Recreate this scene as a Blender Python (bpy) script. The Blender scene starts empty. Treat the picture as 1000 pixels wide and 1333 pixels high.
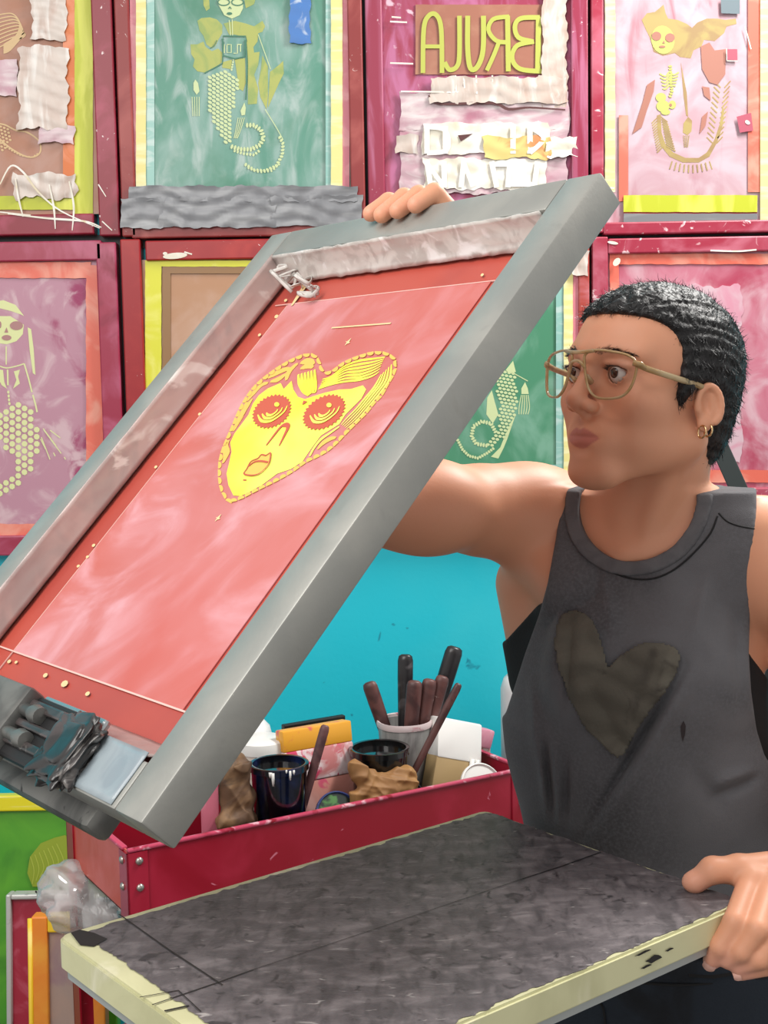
import bpy, bmesh, math, random
import numpy as np
from mathutils import Vector, Matrix
from mathutils.geometry import tessellate_polygon
from mathutils.bvhtree import BVHTree

random.seed(7); rng = np.random.RandomState(7)
sc = bpy.context.scene
C = sc.collection
# ------------------------------------------------------------------ camera
CAMH, FPX, PITCH, ROLL = 1.55, 1720.6, 0.0979, -0.0178
FW = np.array([0, math.cos(PITCH), -math.sin(PITCH)])
_r = np.array([1.0, 0, 0]); _u = np.cross(_r, FW)
RT = _r*math.cos(ROLL) + _u*math.sin(ROLL)
UP = -_r*math.sin(ROLL) + _u*math.cos(ROLL)
CAM = np.array([0, 0, CAMH])
cd = bpy.data.cameras.new('camera'); cam = bpy.data.objects.new('camera', cd); C.objects.link(cam)
cd.sensor_fit = 'HORIZONTAL'; cd.sensor_width = 36; cd.lens = FPX*36/1000; cd.clip_start = 0.05
cam.matrix_world = Matrix(((RT[0], UP[0], -FW[0], CAM[0]), (RT[1], UP[1], -FW[1], CAM[1]), (RT[2], UP[2], -FW[2], CAM[2]), (0, 0, 0, 1)))
sc.camera = cam
sc.view_settings.view_transform = 'Standard'; sc.view_settings.look = 'None'
sc.view_settings.gamma = 1.0; sc.view_settings.exposure = 0.0
# ------------------------------------------------------------------ light
wd = bpy.data.worlds.new('world'); sc.world = wd; wd.use_nodes = True
wd.node_tree.nodes['Background'].inputs[0].default_value = (1.0, 0.97, 0.95, 1)
wd.node_tree.nodes['Background'].inputs[1].default_value = 0.70
def area(name, loc, target, sx, sy, power, col=(1, 1, 1)):
    ld = bpy.data.lights.new(name, 'AREA'); ld.shape = 'RECTANGLE'; ld.size = sx; ld.size_y = sy
    ld.energy = power; ld.color = col
    o = bpy.data.objects.new(name, ld); C.objects.link(o); o.location = loc
    d = Vector(target) - Vector(loc); o.rotation_euler = d.to_track_quat('-Z', 'Y').to_euler()
    return o
area('ceiling_lamp_light', (1.10, 2.12, 2.75), (-0.1, 0.9, 0.9), 0.9, 0.25, 54, (1, 0.97, 0.93))
area('front_fill_light', (-1.0, 0.2, 2.65), (-0.3, 1.6, 0.9), 1.4, 1.4, 42, (1, 0.97, 0.93))  # added fill light out of view, brightens the scene from the front left

# ------------------------------------------------------------------ pixel helpers
def ray(px, py):
    return FW + RT*((px-500)/FPX) - UP*((py-666.5)/FPX)
def atY(px, py, Y):
    r = ray(px, py); return CAM + r*(Y/r[1])
def atZ(px, py, z):
    r = ray(px, py); return CAM + r*((z-CAMH)/r[2])
def onplane(px, py, O, n):
    r = ray(px, py); return CAM + r*(np.dot(O-CAM, n)/np.dot(r, n))
def proj(P):
    v = np.asarray(P) - CAM; d = v@FW
    return 500+FPX*(v@RT)/d, 666.5-FPX*(v@UP)/d
def nrm(v):
    v = np.asarray(v, float); return v/np.linalg.norm(v)

# ------------------------------------------------------------------ materials
def lin(c):
    return tuple(((v/255)/12.92 if v/255 <= 0.04045 else ((v/255+0.055)/1.055)**2.4) for v in c)
def alb(c): return tuple(v*0.86 for v in lin(c))      # photographed colour -> albedo under this light
MATS = {}
def mat(name, col, rough=0.5, metal=0.0, mix=(), bump=0.0, bscale=60, spec=0.5, trans=0.0, attr=None, sheen=0.0, coat=0.0, bdet=3, sss=0.0, rot=0.0):
    """mix: list of (colour, noise scale or (sx,sy,sz), threshold, softness, detail, distortion)"""
    if name in MATS: return MATS[name]
    m = bpy.data.materials.new(name); m.use_nodes = True; nt = m.node_tree; N = nt.nodes; L = nt.links
    b = N['Principled BSDF']
    b.inputs['Roughness'].default_value = rough; b.inputs['Metallic'].default_value = metal
    b.inputs['Specular IOR Level'].default_value = spec
    b.inputs['Transmission Weight'].default_value = trans
    b.inputs['Sheen Weight'].default_value = sheen
    b.inputs['Coat Weight'].default_value = coat
    if sss:
        b.inputs['Subsurface Weight'].default_value = sss; b.inputs['Subsurface Radius'].default_value = (0.012, 0.005, 0.003); b.inputs['Subsurface Scale'].default_value = 0.5
    tc = N.new('ShaderNodeTexCoord')
    if attr:
        a = N.new('ShaderNodeAttribute'); a.attribute_name = attr; cur = a.outputs['Color']
    else:
        r = N.new('ShaderNodeRGB'); r.outputs[0].default_value = alb(col)+(1,); cur = r.outputs[0]
    for i, (c2, scl, th, soft, det, dist) in enumerate(mix):
        mp = N.new('ShaderNodeMapping'); L.new(tc.outputs['Object'], mp.inputs[0])
        mp.inputs['Location'].default_value = (i*3.7+1.3, i*2.1, i*5.3+len(name))
        mp.inputs['Rotation'].default_value = (0, 0, rot)
        if isinstance(scl, tuple):
            mp.inputs['Scale'].default_value = scl; s = 1.0
        else: s = scl
        nz = N.new('ShaderNodeTexNoise'); L.new(mp.outputs[0], nz.inputs['Vector'])
        nz.inputs['Scale'].default_value = s; nz.inputs['Detail'].default_value = det; nz.inputs['Distortion'].default_value = dist
        mr = N.new('ShaderNodeMapRange'); mr.interpolation_type = 'SMOOTHSTEP'; L.new(nz.outputs['Fac'], mr.inputs[0])
        mr.inputs[1].default_value = th-soft; mr.inputs[2].default_value = th+soft
        mx = N.new('ShaderNodeMix'); mx.data_type = 'RGBA'; L.new(mr.outputs[0], mx.inputs[0]); L.new(cur, mx.inputs[6])
        mx.inputs[7].default_value = alb(c2)+(1,); cur = mx.outputs[2]
    L.new(cur, b.inputs['Base Color'])
    if bump:
        nz = N.new('ShaderNodeTexNoise'); L.new(tc.outputs['Object'], nz.inputs['Vector']); nz.inputs['Scale'].default_value = bscale; nz.inputs['Detail'].default_value = bdet
        bp = N.new('ShaderNodeBump'); bp.inputs['Strength'].default_value = bump; bp.inputs['Distance'].default_value = 0.002
        L.new(nz.outputs['Fac'], bp.inputs['Height']); L.new(bp.outputs[0], b.inputs['Normal'])
    MATS[name] = m
    return m
def clearmat(name, tint, gloss=0.08, rough=0.05, opac=0.0, col=(255, 255, 255)):
    m = bpy.data.materials.new(name); m.use_nodes = True; nt = m.node_tree; N = nt.nodes; L = nt.links
    out = N['Material Output']; N.remove(N['Principled BSDF'])
    t = N.new('ShaderNodeBsdfTransparent'); t.inputs[0].default_value = tint+(1,)
    g = N.new('ShaderNodeBsdfGlossy'); g.inputs['Roughness'].default_value = rough
    d = N.new('ShaderNodeBsdfDiffuse'); d.inputs[0].default_value = lin(col)+(1,)
    tc = N.new('ShaderNodeTexCoord'); nz = N.new('ShaderNodeTexNoise'); nz.inputs['Scale'].default_value = 25; L.new(tc.outputs['Object'], nz.inputs['Vector'])
    mu = N.new('ShaderNodeMath'); mu.operation = 'MULTIPLY'; mu.inputs[1].default_value = opac*2; mu.use_clamp = True; L.new(nz.outputs['Fac'], mu.inputs[0])
    m1 = N.new('ShaderNodeMixShader'); L.new(mu.outputs[0], m1.inputs[0]); L.new(t.outputs[0], m1.inputs[1]); L.new(d.outputs[0], m1.inputs[2])
    m2 = N.new('ShaderNodeMixShader'); m2.inputs[0].default_value = gloss; L.new(m1.outputs[0], m2.inputs[1]); L.new(g.outputs[0], m2.inputs[2])
    L.new(m2.outputs[0], out.inputs[0])
    return m

# ------------------------------------------------------------------ object helpers
def empty(name, loc, label, cat, group=None):
    o = bpy.data.objects.new(name, None); C.objects.link(o); o.location = Vector(loc); o.empty_display_size = 0.05
    tag(o, label, cat, group); return o
def tag(o, label=None, cat=None, group=None, kind=None):
    if label: o['label'] = label
    if cat: o['category'] = cat
    if group: o['group'] = group
    if kind: o['kind'] = kind
    return o
def link(name, me, m, parent=None):
    o = bpy.data.objects.new(name, me); C.objects.link(o)
    if m: me.materials.append(m)
    if parent is not None:
        o.parent = parent
        p = parent; off = Vector((0, 0, 0))
        while p is not None:
            off += p.location if p.type == 'EMPTY' else Vector((0, 0, 0)); p = p.parent
        if parent.type == 'EMPTY': o.matrix_parent_inverse = Matrix.Translation(-parent.location)
    return o
class MB:
    def __init__(s): s.v = []; s.f = []
    def add(s, vs, fs):
        n = len(s.v); s.v += [tuple(map(float, v)) for v in vs]; s.f += [tuple(i+n for i in f) for f in fs]; return s
    def box(s, O, X, Y, Z, bev=0.0):
        """corner O, edge vectors X,Y,Z"""
        O, X, Y, Z = map(lambda a: np.array(a, float), (O, X, Y, Z))
        if np.dot(np.cross(X, Y), Z) < 0: O = O+Z; Z = -Z
        lx, ly, lz = (np.linalg.norm(a) for a in (X, Y, Z)); ux, uy, uz = X/lx, Y/ly, Z/lz
        if bev <= 0:
            vs = [O+a*X+b*Y+c*Z for c in (0, 1) for b in (0, 1) for a in (0, 1)]
            return s.add(vs, [(0, 2, 3, 1), (4, 5, 7, 6), (0, 1, 5, 4), (2, 6, 7, 3), (0, 4, 6, 2), (1, 3, 7, 5)])
        bm = bmesh.new(); bmesh.ops.create_cube(bm, size=1)
        for v in bm.verts: v.co = Vector((v.co.x*lx, v.co.y*ly, v.co.z*lz))
        bmesh.ops.bevel(bm, geom=list(bm.edges), offset=min(bev, 0.45*min(lx, ly, lz)), segments=2, affect='EDGES', profile=0.5)
        c = O+0.5*(X+Y+Z); bm.verts.index_update()
        s.add([c+ux*v.co.x+uy*v.co.y+uz*v.co.z for v in bm.verts], [[v.index for v in f.verts] for f in bm.faces]); bm.free(); return s
    def lathe(s, base, prof, axis=(0, 0, 1), seg=28, wob=0.0, caps=True, sx=(1, 1)):
        """prof: list of (r, h)"""
        a = nrm(axis); t = np.array([1, 0, 0]) if abs(a[0]) < 0.9 else np.array([0, 1, 0]); b1 = nrm(np.cross(a, t)); b2 = np.cross(a, b1)
        base = np.array(base, float); vs = []
        for r, h in prof:
            for k in range(seg):
                th = 2*math.pi*k/seg; rr = r*(1+wob*math.sin(3*th+h*40)+wob*0.6*math.sin(5*th+1+h*25))
                vs.append(base+a*h+b1*rr*sx[0]*math.cos(th)+b2*rr*sx[1]*math.sin(th))
        fs = []
        for i in range(len(prof)-1):
            for k in range(seg):
                k2 = (k+1) % seg; fs.append((i*seg+k, i*seg+k2, (i+1)*seg+k2, (i+1)*seg+k))
        if caps:
            fs.append(tuple(range(seg))[::-1]); fs.append(tuple((len(prof)-1)*seg+k for k in range(seg)))
        return s.add(vs, fs)
    def tube(s, pts, rad, seg=10, closed=False, flat=None):
        pts = [np.array(p, float) for p in pts]; n = len(pts)
        rad = rad if hasattr(rad, '__len__') else [rad]*n
        vs = []; fs = []; prev = None
        for i in range(n):
            a = pts[(i-1) % n] if (closed or i > 0) else pts[i]; b = pts[(i+1) % n] if (closed or i < n-1) else pts[i]
            t = nrm(b-a)
            if prev is None: q = np.array([0, 0, 1.0]) if abs(t[2]) < 0.9 else np.array([1.0, 0, 0])
            else: q = prev
            q = nrm(q-t*np.dot(q, t)); prev = q; q2 = np.cross(t, q)
            f1, f2 = flat if flat else (1, 1)
            for k in range(seg):
                th = 2*math.pi*k/seg; vs.append(pts[i]+rad[i]*(f1*q*math.cos(th)+f2*q2*math.sin(th)))
        m = n if closed else n-1
        for i in range(m):
            j = (i+1) % n
            for k in range(seg):
                k2 = (k+1) % seg; fs.append((i*seg+k, i*seg+k2, j*seg+k2, j*seg+k))
        if not closed: fs += [tuple(range(seg))[::-1], tuple((n-1)*seg+k for k in range(seg))]
        return s.add(vs, fs)
    def poly(s, pts):
        vv = [Vector(p) for p in pts]; n = len(s.v)
        s.v += [tuple(p) for p in vv]
        s.f += [tuple(i+n for i in t) for t in tessellate_polygon([vv])]; return s
    def ribbon(s, pts, w, nor, closed=False):
        pts = [np.array(p, float) for p in pts]; n = len(pts); w = w if hasattr(w, '__len__') else [w]*n; vs = []
        for i in range(n):
            a = pts[(i-1) % n] if (closed or i > 0) else pts[i]; b = pts[(i+1) % n] if (closed or i < n-1) else pts[i]
            sd = nrm(np.cross(nrm(b-a), nor)); vs += [pts[i]+sd*w[i]/2, pts[i]-sd*w[i]/2]
        fs = [(2*i, 2*i+1, (2*i+3) % (2*n), (2*i+2) % (2*n)) for i in range(n if closed else n-1)]
        return s.add(vs, fs)
    def build(s, name, m, parent=None, smooth=False):
        me = bpy.data.meshes.new(name); me.from_pydata(s.v, [], s.f); me.update()
        bm = bmesh.new(); bm.from_mesh(me); bmesh.ops.recalc_face_normals(bm, faces=bm.faces); bm.to_mesh(me); bm.free()
        if smooth:
            me.polygons.foreach_set('use_smooth', [True]*len(me.polygons))
            if smooth == 'auto': me.set_sharp_from_angle(angle=math.radians(40))
        return link(name, me, m, parent)
def catmull(pts, n=8, closed=False):
    P = [np.array(p, float) for p in pts]; out = []; N = len(P); m = N if closed else N-1
    for i in range(m):
        p0 = P[(i-1) % N] if (closed or i > 0) else P[i]; p1 = P[i]; p2 = P[(i+1) % N]; p3 = P[(i+2) % N] if (closed or i < N-2) else p2
        for k in range(n):
            t = k/n; out.append(0.5*((2*p1)+(-p0+p2)*t+(2*p0-5*p1+4*p2-p3)*t*t+(-p0+3*p1-3*p2+p3)*t**3))
    if not closed: out.append(P[-1])
    return out
# ------------------------------------------------------------------ implicit-surface modeller (fields on a grid, surface nets)
class Field:
    def __init__(s, lo, hi, res):
        s.lo = np.array(lo, float); s.res = res; s.n = np.ceil((np.array(hi)-s.lo)/res).astype(int)+1
        s.a = np.full(s.n, 1.0, np.float32)
        s.ax = [(s.lo[i]+res*np.arange(s.n[i])).astype(np.float32) for i in range(3)]
    def sub(s, lo, hi):
        i0 = np.clip(np.floor((np.array(lo)-s.lo)/s.res).astype(int), 0, s.n); i1 = np.clip(np.ceil((np.array(hi)-s.lo)/s.res).astype(int)+1, 0, s.n)
        if np.any(i1-i0 < 1): return None
        sl = tuple(slice(a, b) for a, b in zip(i0, i1))
        return sl, s.ax[0][sl[0]][:, None, None], s.ax[1][sl[1]][None, :, None], s.ax[2][sl[2]][None, None, :]
    def apply(s, prim, k=0.01, op='add'):
        lo, hi, fn = prim; m = k+3*s.res
        q = s.sub(np.array(lo)-m, np.array(hi)+m)
        if q is None: return s
        sl, x, y, z = q; d = fn(x, y, z).astype(np.float32); f = s.a[sl]
        if op == 'add':
            h = np.clip(0.5+0.5*(d-f)/k, 0, 1); s.a[sl] = d+(f-d)*h-k*h*(1-h)
        elif op == 'cut':
            d = -d; h = np.clip(0.5-0.5*(d-f)/k, 0, 1); s.a[sl] = d+(f-d)*h+k*h*(1-h)
        elif op == 'isect':
            h = np.clip(0.5-0.5*(d-f)/k, 0, 1); s.a[sl] = d+(f-d)*h+k*h*(1-h)
        return s
    def mesh(s, drop=None):
        a = s.a; a = np.where(a == 0, 1e-7, a); n = np.array(a.shape)
        neg = a < 0
        c = neg[:-1, :-1, :-1].astype(np.int8)
        for dx in (0, 1):
            for dy in (0, 1):
                for dz in (0, 1):
                    if dx+dy+dz: c = c+neg[dx:n[0]-1+dx, dy:n[1]-1+dy, dz:n[2]-1+dz]
        cells = np.argwhere((c > 0) & (c < 8)); idx = np.full(n-1, -1, np.int64); idx[tuple(cells.T)] = np.arange(len(cells))
        acc = np.zeros((len(cells), 3)); cnt = np.zeros(len(cells))
        cor = [(i, j, k) for i in (0, 1) for j in (0, 1) for k in (0, 1)]
        val = {q: a[cells[:, 0]+q[0], cells[:, 1]+q[1], cells[:, 2]+q[2]] for q in cor}
        for q in cor:
            for ax in range(3):
                if q[ax] == 0:
                    q2 = list(q); q2[ax] = 1; q2 = tuple(q2); v0, v1 = val[q], val[q2]; m = (v0 < 0) != (v1 < 0)
                    t = np.where(m, v0/(v0-v1+1e-20), 0); p = np.array(q, float)[None, :].repeat(len(cells), 0); p[:, ax] += t
                    acc[m] += p[m]; cnt[m] += 1
        V = s.lo+(cells+acc/cnt[:, None])*s.res; Fs = []
        for ax in range(3):
            b, c2 = (ax+1) % 3, (ax+2) % 3
            sl0 = [slice(None)]*3; sl1 = [slice(None)]*3; sl0[ax] = slice(0, -1); sl1[ax] = slice(1, None)
            n0, n1 = neg[tuple(sl0)], neg[tuple(sl1)]; e = np.argwhere(n0 != n1)
            e = e[(e[:, b] > 0) & (e[:, c2] > 0) & (e[:, b] < n[b]-1) & (e[:, c2] < n[c2]-1)]
            fl_ = n0[tuple(e.T)]
            q = []
            for (db, dc) in ((-1, -1), (0, -1), (0, 0), (-1, 0)):
                t = e.copy(); t[:, b] += db; t[:, c2] += dc; q.append(idx[tuple(t.T)])
            q = np.stack(q, 1); q[~fl_] = q[~fl_][:, ::-1]; Fs.append(q)
        Fa = np.concatenate(Fs); Fa = Fa[(Fa >= 0).all(1)]
        if drop is not None:
            cen = V[Fa].mean(1); Fa = Fa[~drop(cen)]; u, inv = np.unique(Fa, return_inverse=True); V = V[u]; Fa = inv.reshape(Fa.shape)
        return V, Fa
def smooth_mesh(V, Fa, it=2, lam=0.5):
    n = len(V); E = np.concatenate([Fa[:, [0, 1]], Fa[:, [1, 2]], Fa[:, [2, 3]], Fa[:, [3, 0]]]); E = np.concatenate([E, E[:, ::-1]])
    deg = np.bincount(E[:, 0], minlength=n).astype(float); deg[deg == 0] = 1
    for _ in range(it):
        A = np.stack([np.bincount(E[:, 0], weights=V[E[:, 1], i], minlength=n) for i in range(3)], 1)/deg[:, None]; V = V+(A-V)*lam
    return V
def nparr_mesh(name, V, Fa, m, parent, cols=None):
    me = bpy.data.meshes.new(name); me.vertices.add(len(V)); me.vertices.foreach_set('co', np.asarray(V, np.float32).ravel())
    me.loops.add(Fa.size); me.loops.foreach_set('vertex_index', Fa.ravel().astype(np.int32)); me.polygons.add(len(Fa))
    me.polygons.foreach_set('loop_start', np.arange(0, Fa.size, 4, dtype=np.int32)); me.polygons.foreach_set('loop_total', np.full(len(Fa), 4, np.int32))
    me.polygons.foreach_set('use_smooth', [True]*len(Fa)); me.update(calc_edges=True); me.validate()
    if cols is not None:
        ca = me.color_attributes.new('tone', 'FLOAT_COLOR', 'POINT'); ca.data.foreach_set('color', np.concatenate([cols, np.ones((len(V), 1))], 1).astype(np.float32).ravel())
    return link(name, me, m, parent)
def cap(a, b, ra, rb=None):
    a, b = np.array(a, float), np.array(b, float); rb = ra if rb is None else rb; R = max(ra, rb); ab = b-a; L2 = float(ab@ab)+1e-12
    def fn(x, y, z):
        t = np.clip(((x-a[0])*ab[0]+(y-a[1])*ab[1]+(z-a[2])*ab[2])/L2, 0, 1)
        return np.sqrt((x-a[0]-t*ab[0])**2+(y-a[1]-t*ab[1])**2+(z-a[2]-t*ab[2])**2)-(ra+(rb-ra)*t)
    return np.minimum(a, b)-R, np.maximum(a, b)+R, fn
def ell(c, r, R=None):
    c, r = np.array(c, float), np.array(r, float); R = np.eye(3) if R is None else np.array(R); ex = np.sqrt(((R*r[None, :])**2).sum(1))   # R columns = axes
    def fn(x, y, z):
        x, y, z = x-c[0], y-c[1], z-c[2]; l = [(x*R[0, i]+y*R[1, i]+z*R[2, i])/r[i] for i in range(3)]
        k0 = np.sqrt(l[0]**2+l[1]**2+l[2]**2); k1 = np.sqrt((l[0]/r[0])**2+(l[1]/r[1])**2+(l[2]/r[2])**2)+1e-9
        return k0*(k0-1)/k1
    return c-ex, c+ex, fn
def chain(f, pts, rads, k):
    for i in range(len(pts)-1): f.apply(cap(pts[i], pts[i+1], rads[i], rads[i+1]), k)

# ------------------------------------------------------------------ setting
WY = 2.75
m_wall = mat('turquoise_wall_paint', (28, 204, 224), 0.45, mix=[((56, 210, 226), 3, 0.55, 0.2, 5, 0.5), ((25, 140, 165), 14, 0.72, 0.03, 6, 1.0), ((215, 225, 225), (9, 9, 40), 0.74, 0.02, 5, 0.5)], bump=0.15, bscale=90)
m_floor = mat('grey_concrete', (120, 116, 112), 0.8, mix=[((95, 92, 90), 4, 0.5, 0.15, 6, 0.3)])
o = MB().box((-3, WY, 0), (6, 0, 0), (0, 0.1, 0), (0, 0, 3.0)).build('wall_back', m_wall); tag(o, kind='structure')
o = MB().box((-3, -1.5, -0.05), (6, 0, 0), (0, 4.35, 0), (0, 0, 0.05)).build('floor', m_floor); tag(o, kind='structure')
# paint knocks along the lower wall
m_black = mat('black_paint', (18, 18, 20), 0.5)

# ------------------------------------------------------------------ flat print helpers
def Z(ox, oy, s):
    return lambda pts: [(ox+x/s, oy+y/s) for x, y in pts]
def inside(p, poly):
    x, y = p; c = False; n = len(poly); j = n-1
    for i in range(n):
        xi, yi = poly[i]; xj, yj = poly[j]
        if (yi > y) != (yj > y) and x < (xj-xi)*(y-yi)/(yj-yi)+xi: c = not c
        j = i
    return c
def ellpts(cx, cy, rx, ry, rot=0, n=18, jag=0.0):
    c, s = math.cos(math.radians(rot)), math.sin(math.radians(rot)); out = []
    for k in range(n):
        th = 2*math.pi*k/n; q = 1+(jag if k % 2 else -jag); x, y = rx*q*math.cos(th), ry*q*math.sin(th); out.append((cx+x*c-y*s, cy+x*s+y*c))
    return out
def scales(poly, dx, dy, rx, ry, rot):
    xs = [p[0] for p in poly]; ys = [p[1] for p in poly]; out = []; c, s = math.cos(math.radians(rot)), math.sin(math.radians(rot))
    cx, cy = sum(xs)/len(xs), sum(ys)/len(ys); R = max(max(xs)-min(xs), max(ys)-min(ys)); k = 0; v = -R
    while v < R:
        u = -R + (dx/2 if k % 2 else 0)
        while u < R:
            x, y = cx+u*c-v*s, cy+u*s+v*c
            if inside((x, y), poly): out.append(ellpts(x, y, rx, ry, rot, 7))
            u += dx
        v += dy; k += 1
    return out
def along(path, step, rx, ry, rot=0, n=7):
    P = [np.array(p, float) for p in path]; out = []; acc = 0.0
    for a, b in zip(P[:-1], P[1:]):
        L = np.linalg.norm(b-a)
        while acc < L:
            q = a+(b-a)*acc/L; ang = math.degrees(math.atan2(*(b-a)[::-1])); out.append(ellpts(q[0], q[1], rx, ry, ang+rot, n)); acc += step
        acc -= L
    return out
class Print:
    def __init__(s, mapper, nor): s.mb = MB(); s.k = 0; s.nor = nor; s.map = lambda px, py: mapper(px, py)+np.asarray(nor)*(s.k*1.6e-5)
    def poly(s, pts): s.k = (s.k+1) % 40; s.mb.poly([s.map(*p) for p in pts]); return s
    def polys(s, ps):
        for p in ps: s.poly(p)
        return s
    def line(s, pts, w, closed=False, smooth=True):
        if smooth and len(pts) > 2: pts = [tuple(q) for q in catmull([(p[0], p[1], 0) for p in pts], 5, closed)]; pts = [(q[0], q[1]) for q in pts]
        s.k = (s.k+1) % 40; P = [s.map(*p) for p in pts]; sc_ = abs(np.linalg.norm(s.map(pts[0][0]+1, pts[0][1])-s.map(*pts[0])))
        if hasattr(w, '__len__'):
            w = [np.interp(i/(len(P)-1), np.linspace(0, 1, len(w)), w)*sc_ for i in range(len(P))]
        else: w = w*sc_
        s.mb.ribbon(P, w, s.nor, closed); return s
    def build(s, name, m, parent): o = s.mb.build(name, m, parent); o['kind'] = 'stuff'; return o

# ------------------------------------------------------------------ wall screens
TH = 0.038; YF = WY-TH
SCREENS = 'printing screens hung on the turquoise wall'
NORW = np.array([0, -1.0, 0])
def wmap(off):
    return lambda px, py: atY(px, py, YF+off)
def rbox(mb, x0, y0, x1, y1, ya, yb, bev=0.0):
    """box from a pixel rectangle, between depths ya..yb"""
    xm, ym = (x0+x1)/2, (y0+y1)/2
    X0 = atY(x0, ym, ya)[0]; X1 = atY(x1, ym, ya)[0]; Z1 = atY(xm, y0, ya)[2]; Z0 = atY(xm, y1, ya)[2]
    return mb.box((X0, ya, Z0), (X1-X0, 0, 0), (0, yb-ya, 0), (0, 0, Z1-Z0), bev)
def screen(label, x0, y0, x1, y1, rw, mrail, mmesh, yf=YF, rec=0.012, depth=TH):
    c = atY((x0+x1)/2, y1, yf)
    root = empty('printing_screen', c, label, 'screen', SCREENS)
    for (a, b, c_, d) in ((x0, y0, x0+rw, y1), (x1-rw, y0, x1, y1), (x0+rw, y0, x1-rw, y0+rw), (x0+rw, y1-rw, x1-rw, y1)):
        rbox(MB(), a, b, c_, d, yf, yf+depth, 0.003).build('rail', mrail, root)
    rbox(MB(), x0+rw-1, y0+rw-1, x1-rw+1, y1-rw+1, yf+rec, yf+rec+0.002).build('mesh', mmesh, root)
    return root
TK = 0
def tape(root, m, x0, y0, x1, y1, off=0.010, name='tape', jag=0, crumple=0.0):
    """a strip of tape on the screen: thin slab with ragged, crumpled surface"""
    global TK; TK += 1; off = off-(TK % 12)*0.00012
    nx = max(2, int(abs(x1-x0)/5)); ny = max(2, int(abs(y1-y0)/5)); mb = MB(); vs = []; ph = rng.uniform(0, 6, 6)
    hx = lambda t: jag*0.5*(math.sin(t*0.11+ph[0])+0.6*math.sin(t*0.37+ph[1])+0.4*math.sin(t*0.9+ph[2]))
    if not crumple and jag < 3: jag = 0.35*jag
    for j in range(ny+1):
        for i in range(nx+1):
            x = x0+(x1-x0)*i/nx; y = y0+(y1-y0)*j/ny
            if i in (0, nx): x += hx(y+i)
            if j in (0, ny): y += hx(x+j*3)
            wv = abs(math.sin(y*0.16+1.5*math.sin(x*0.05+ph[3])+ph[4]))**3+0.5*abs(math.sin(x*0.11+y*0.07+ph[5]))**4+0.25*abs(rng.normal())
            vs.append(atY(x, y, YF+off-wv*crumple))
    fs = [(j*(nx+1)+i, j*(nx+1)+i+1, (j+1)*(nx+1)+i+1, (j+1)*(nx+1)+i) for j in range(ny) for i in range(nx)]
    n = len(vs); per = [i for i in range(nx+1)]+[j*(nx+1)+nx for j in range(1, ny+1)]+[ny*(nx+1)+i for i in range(nx-1, -1, -1)]+[j*(nx+1) for j in range(ny-1, 0, -1)]
    bk = [np.array(vs[i])+np.array([0, 0.0015, 0]) for i in per]
    for k in range(len(per)): k2 = (k+1) % len(per); fs.append((per[k], per[k2], n+k2, n+k))
    return mb.add(vs+bk, fs).build(name, m, root, smooth='auto')

m_railA = mat('rail_crimson', (138, 24, 46), 0.4, mix=[((170, 62, 88), 12, 0.6, 0.12, 5, 1), ((235, 215, 215), 45, 0.72, 0.02, 3, 2)])
m_railB = mat('rail_brick', (142, 44, 44), 0.45, mix=[((170, 80, 75), 10, 0.6, 0.12, 5, 1), ((225, 200, 195), 60, 0.73, 0.02, 3, 2)])
m_railC = mat('rail_magenta', (152, 42, 72), 0.4, mix=[((184, 104, 136), (30, 9, 4), 0.56, 0.1, 5, 1), ((235, 200, 210), 40, 0.72, 0.03, 4, 2)])
m_railD = mat('rail_pink', (166, 42, 68), 0.4, mix=[((200, 112, 132), 8, 0.58, 0.16, 5, 1.5), ((240, 205, 210), 30, 0.68, 0.04, 4, 2)])
m_railE = mat('rail_raspberry', (158, 40, 70), 0.35, mix=[((182, 86, 116), 9, 0.55, 0.16, 5, 1.5), ((135, 22, 55), 6, 0.62, 0.06, 5, 1)])
m_railF = mat('rail_red', (158, 24, 32), 0.4, mix=[((185, 50, 45), 9, 0.6, 0.15, 5, 1), ((240, 215, 210), 50, 0.74, 0.02, 3, 2)])
m_railG = mat('rail_rust', (176, 66, 56), 0.45, mix=[((225, 150, 165), 10, 0.55, 0.1, 5, 1)])
m_meshA = mat('mesh_tan_brown', (178, 124, 98), 0.5, mix=[((190, 150, 135), 7, 0.55, 0.15, 5, 1)])
m_meshB = mat('mesh_green', (86, 148, 128), 0.45, mix=[((142, 178, 168), (7, 7, 3.5), 0.52, 0.2, 6, 2.0), ((172, 194, 188), (16, 16, 5), 0.62, 0.16, 6, 2.5), ((66, 132, 104), 5, 0.6, 0.15, 4, 1)])
m_meshC = mat('mesh_wine', (160, 56, 84), 0.4, mix=[((190, 110, 150), (20, 8, 5), 0.55, 0.12, 5, 1.5), ((225, 190, 205), 20, 0.7, 0.05, 4, 2)])
m_meshD = mat('mesh_dusty_pink', (192, 154, 164), 0.5, mix=[((206, 184, 194), 8, 0.52, 0.2, 6, 2), ((174, 104, 118), (14, 14, 4), 0.64, 0.12, 5, 1.5)])
m_meshE = mat('mesh_mauve', (190, 140, 158), 0.45, mix=[((156, 46, 96), (6, 6, 3.5), 0.56, 0.07, 6, 1.8), ((212, 180, 188), 11, 0.58, 0.1, 5, 2)])
m_meshF = mat('mesh_orange_tan', (188, 142, 108), 0.5, mix=[((205, 170, 150), 7, 0.55, 0.15, 5, 1)])
m_meshG = mat('mesh_deep_green', (72, 142, 108), 0.45, mix=[((120, 172, 148), (8, 8, 4), 0.57, 0.1, 6, 1.5)])
m_meshH = mat('mesh_rose', (200, 120, 140), 0.45, mix=[((176, 62, 90), (7, 7, 4), 0.56, 0.12, 6, 1.5), ((216, 180, 190), 7, 0.56, 0.16, 5, 2)])
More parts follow.
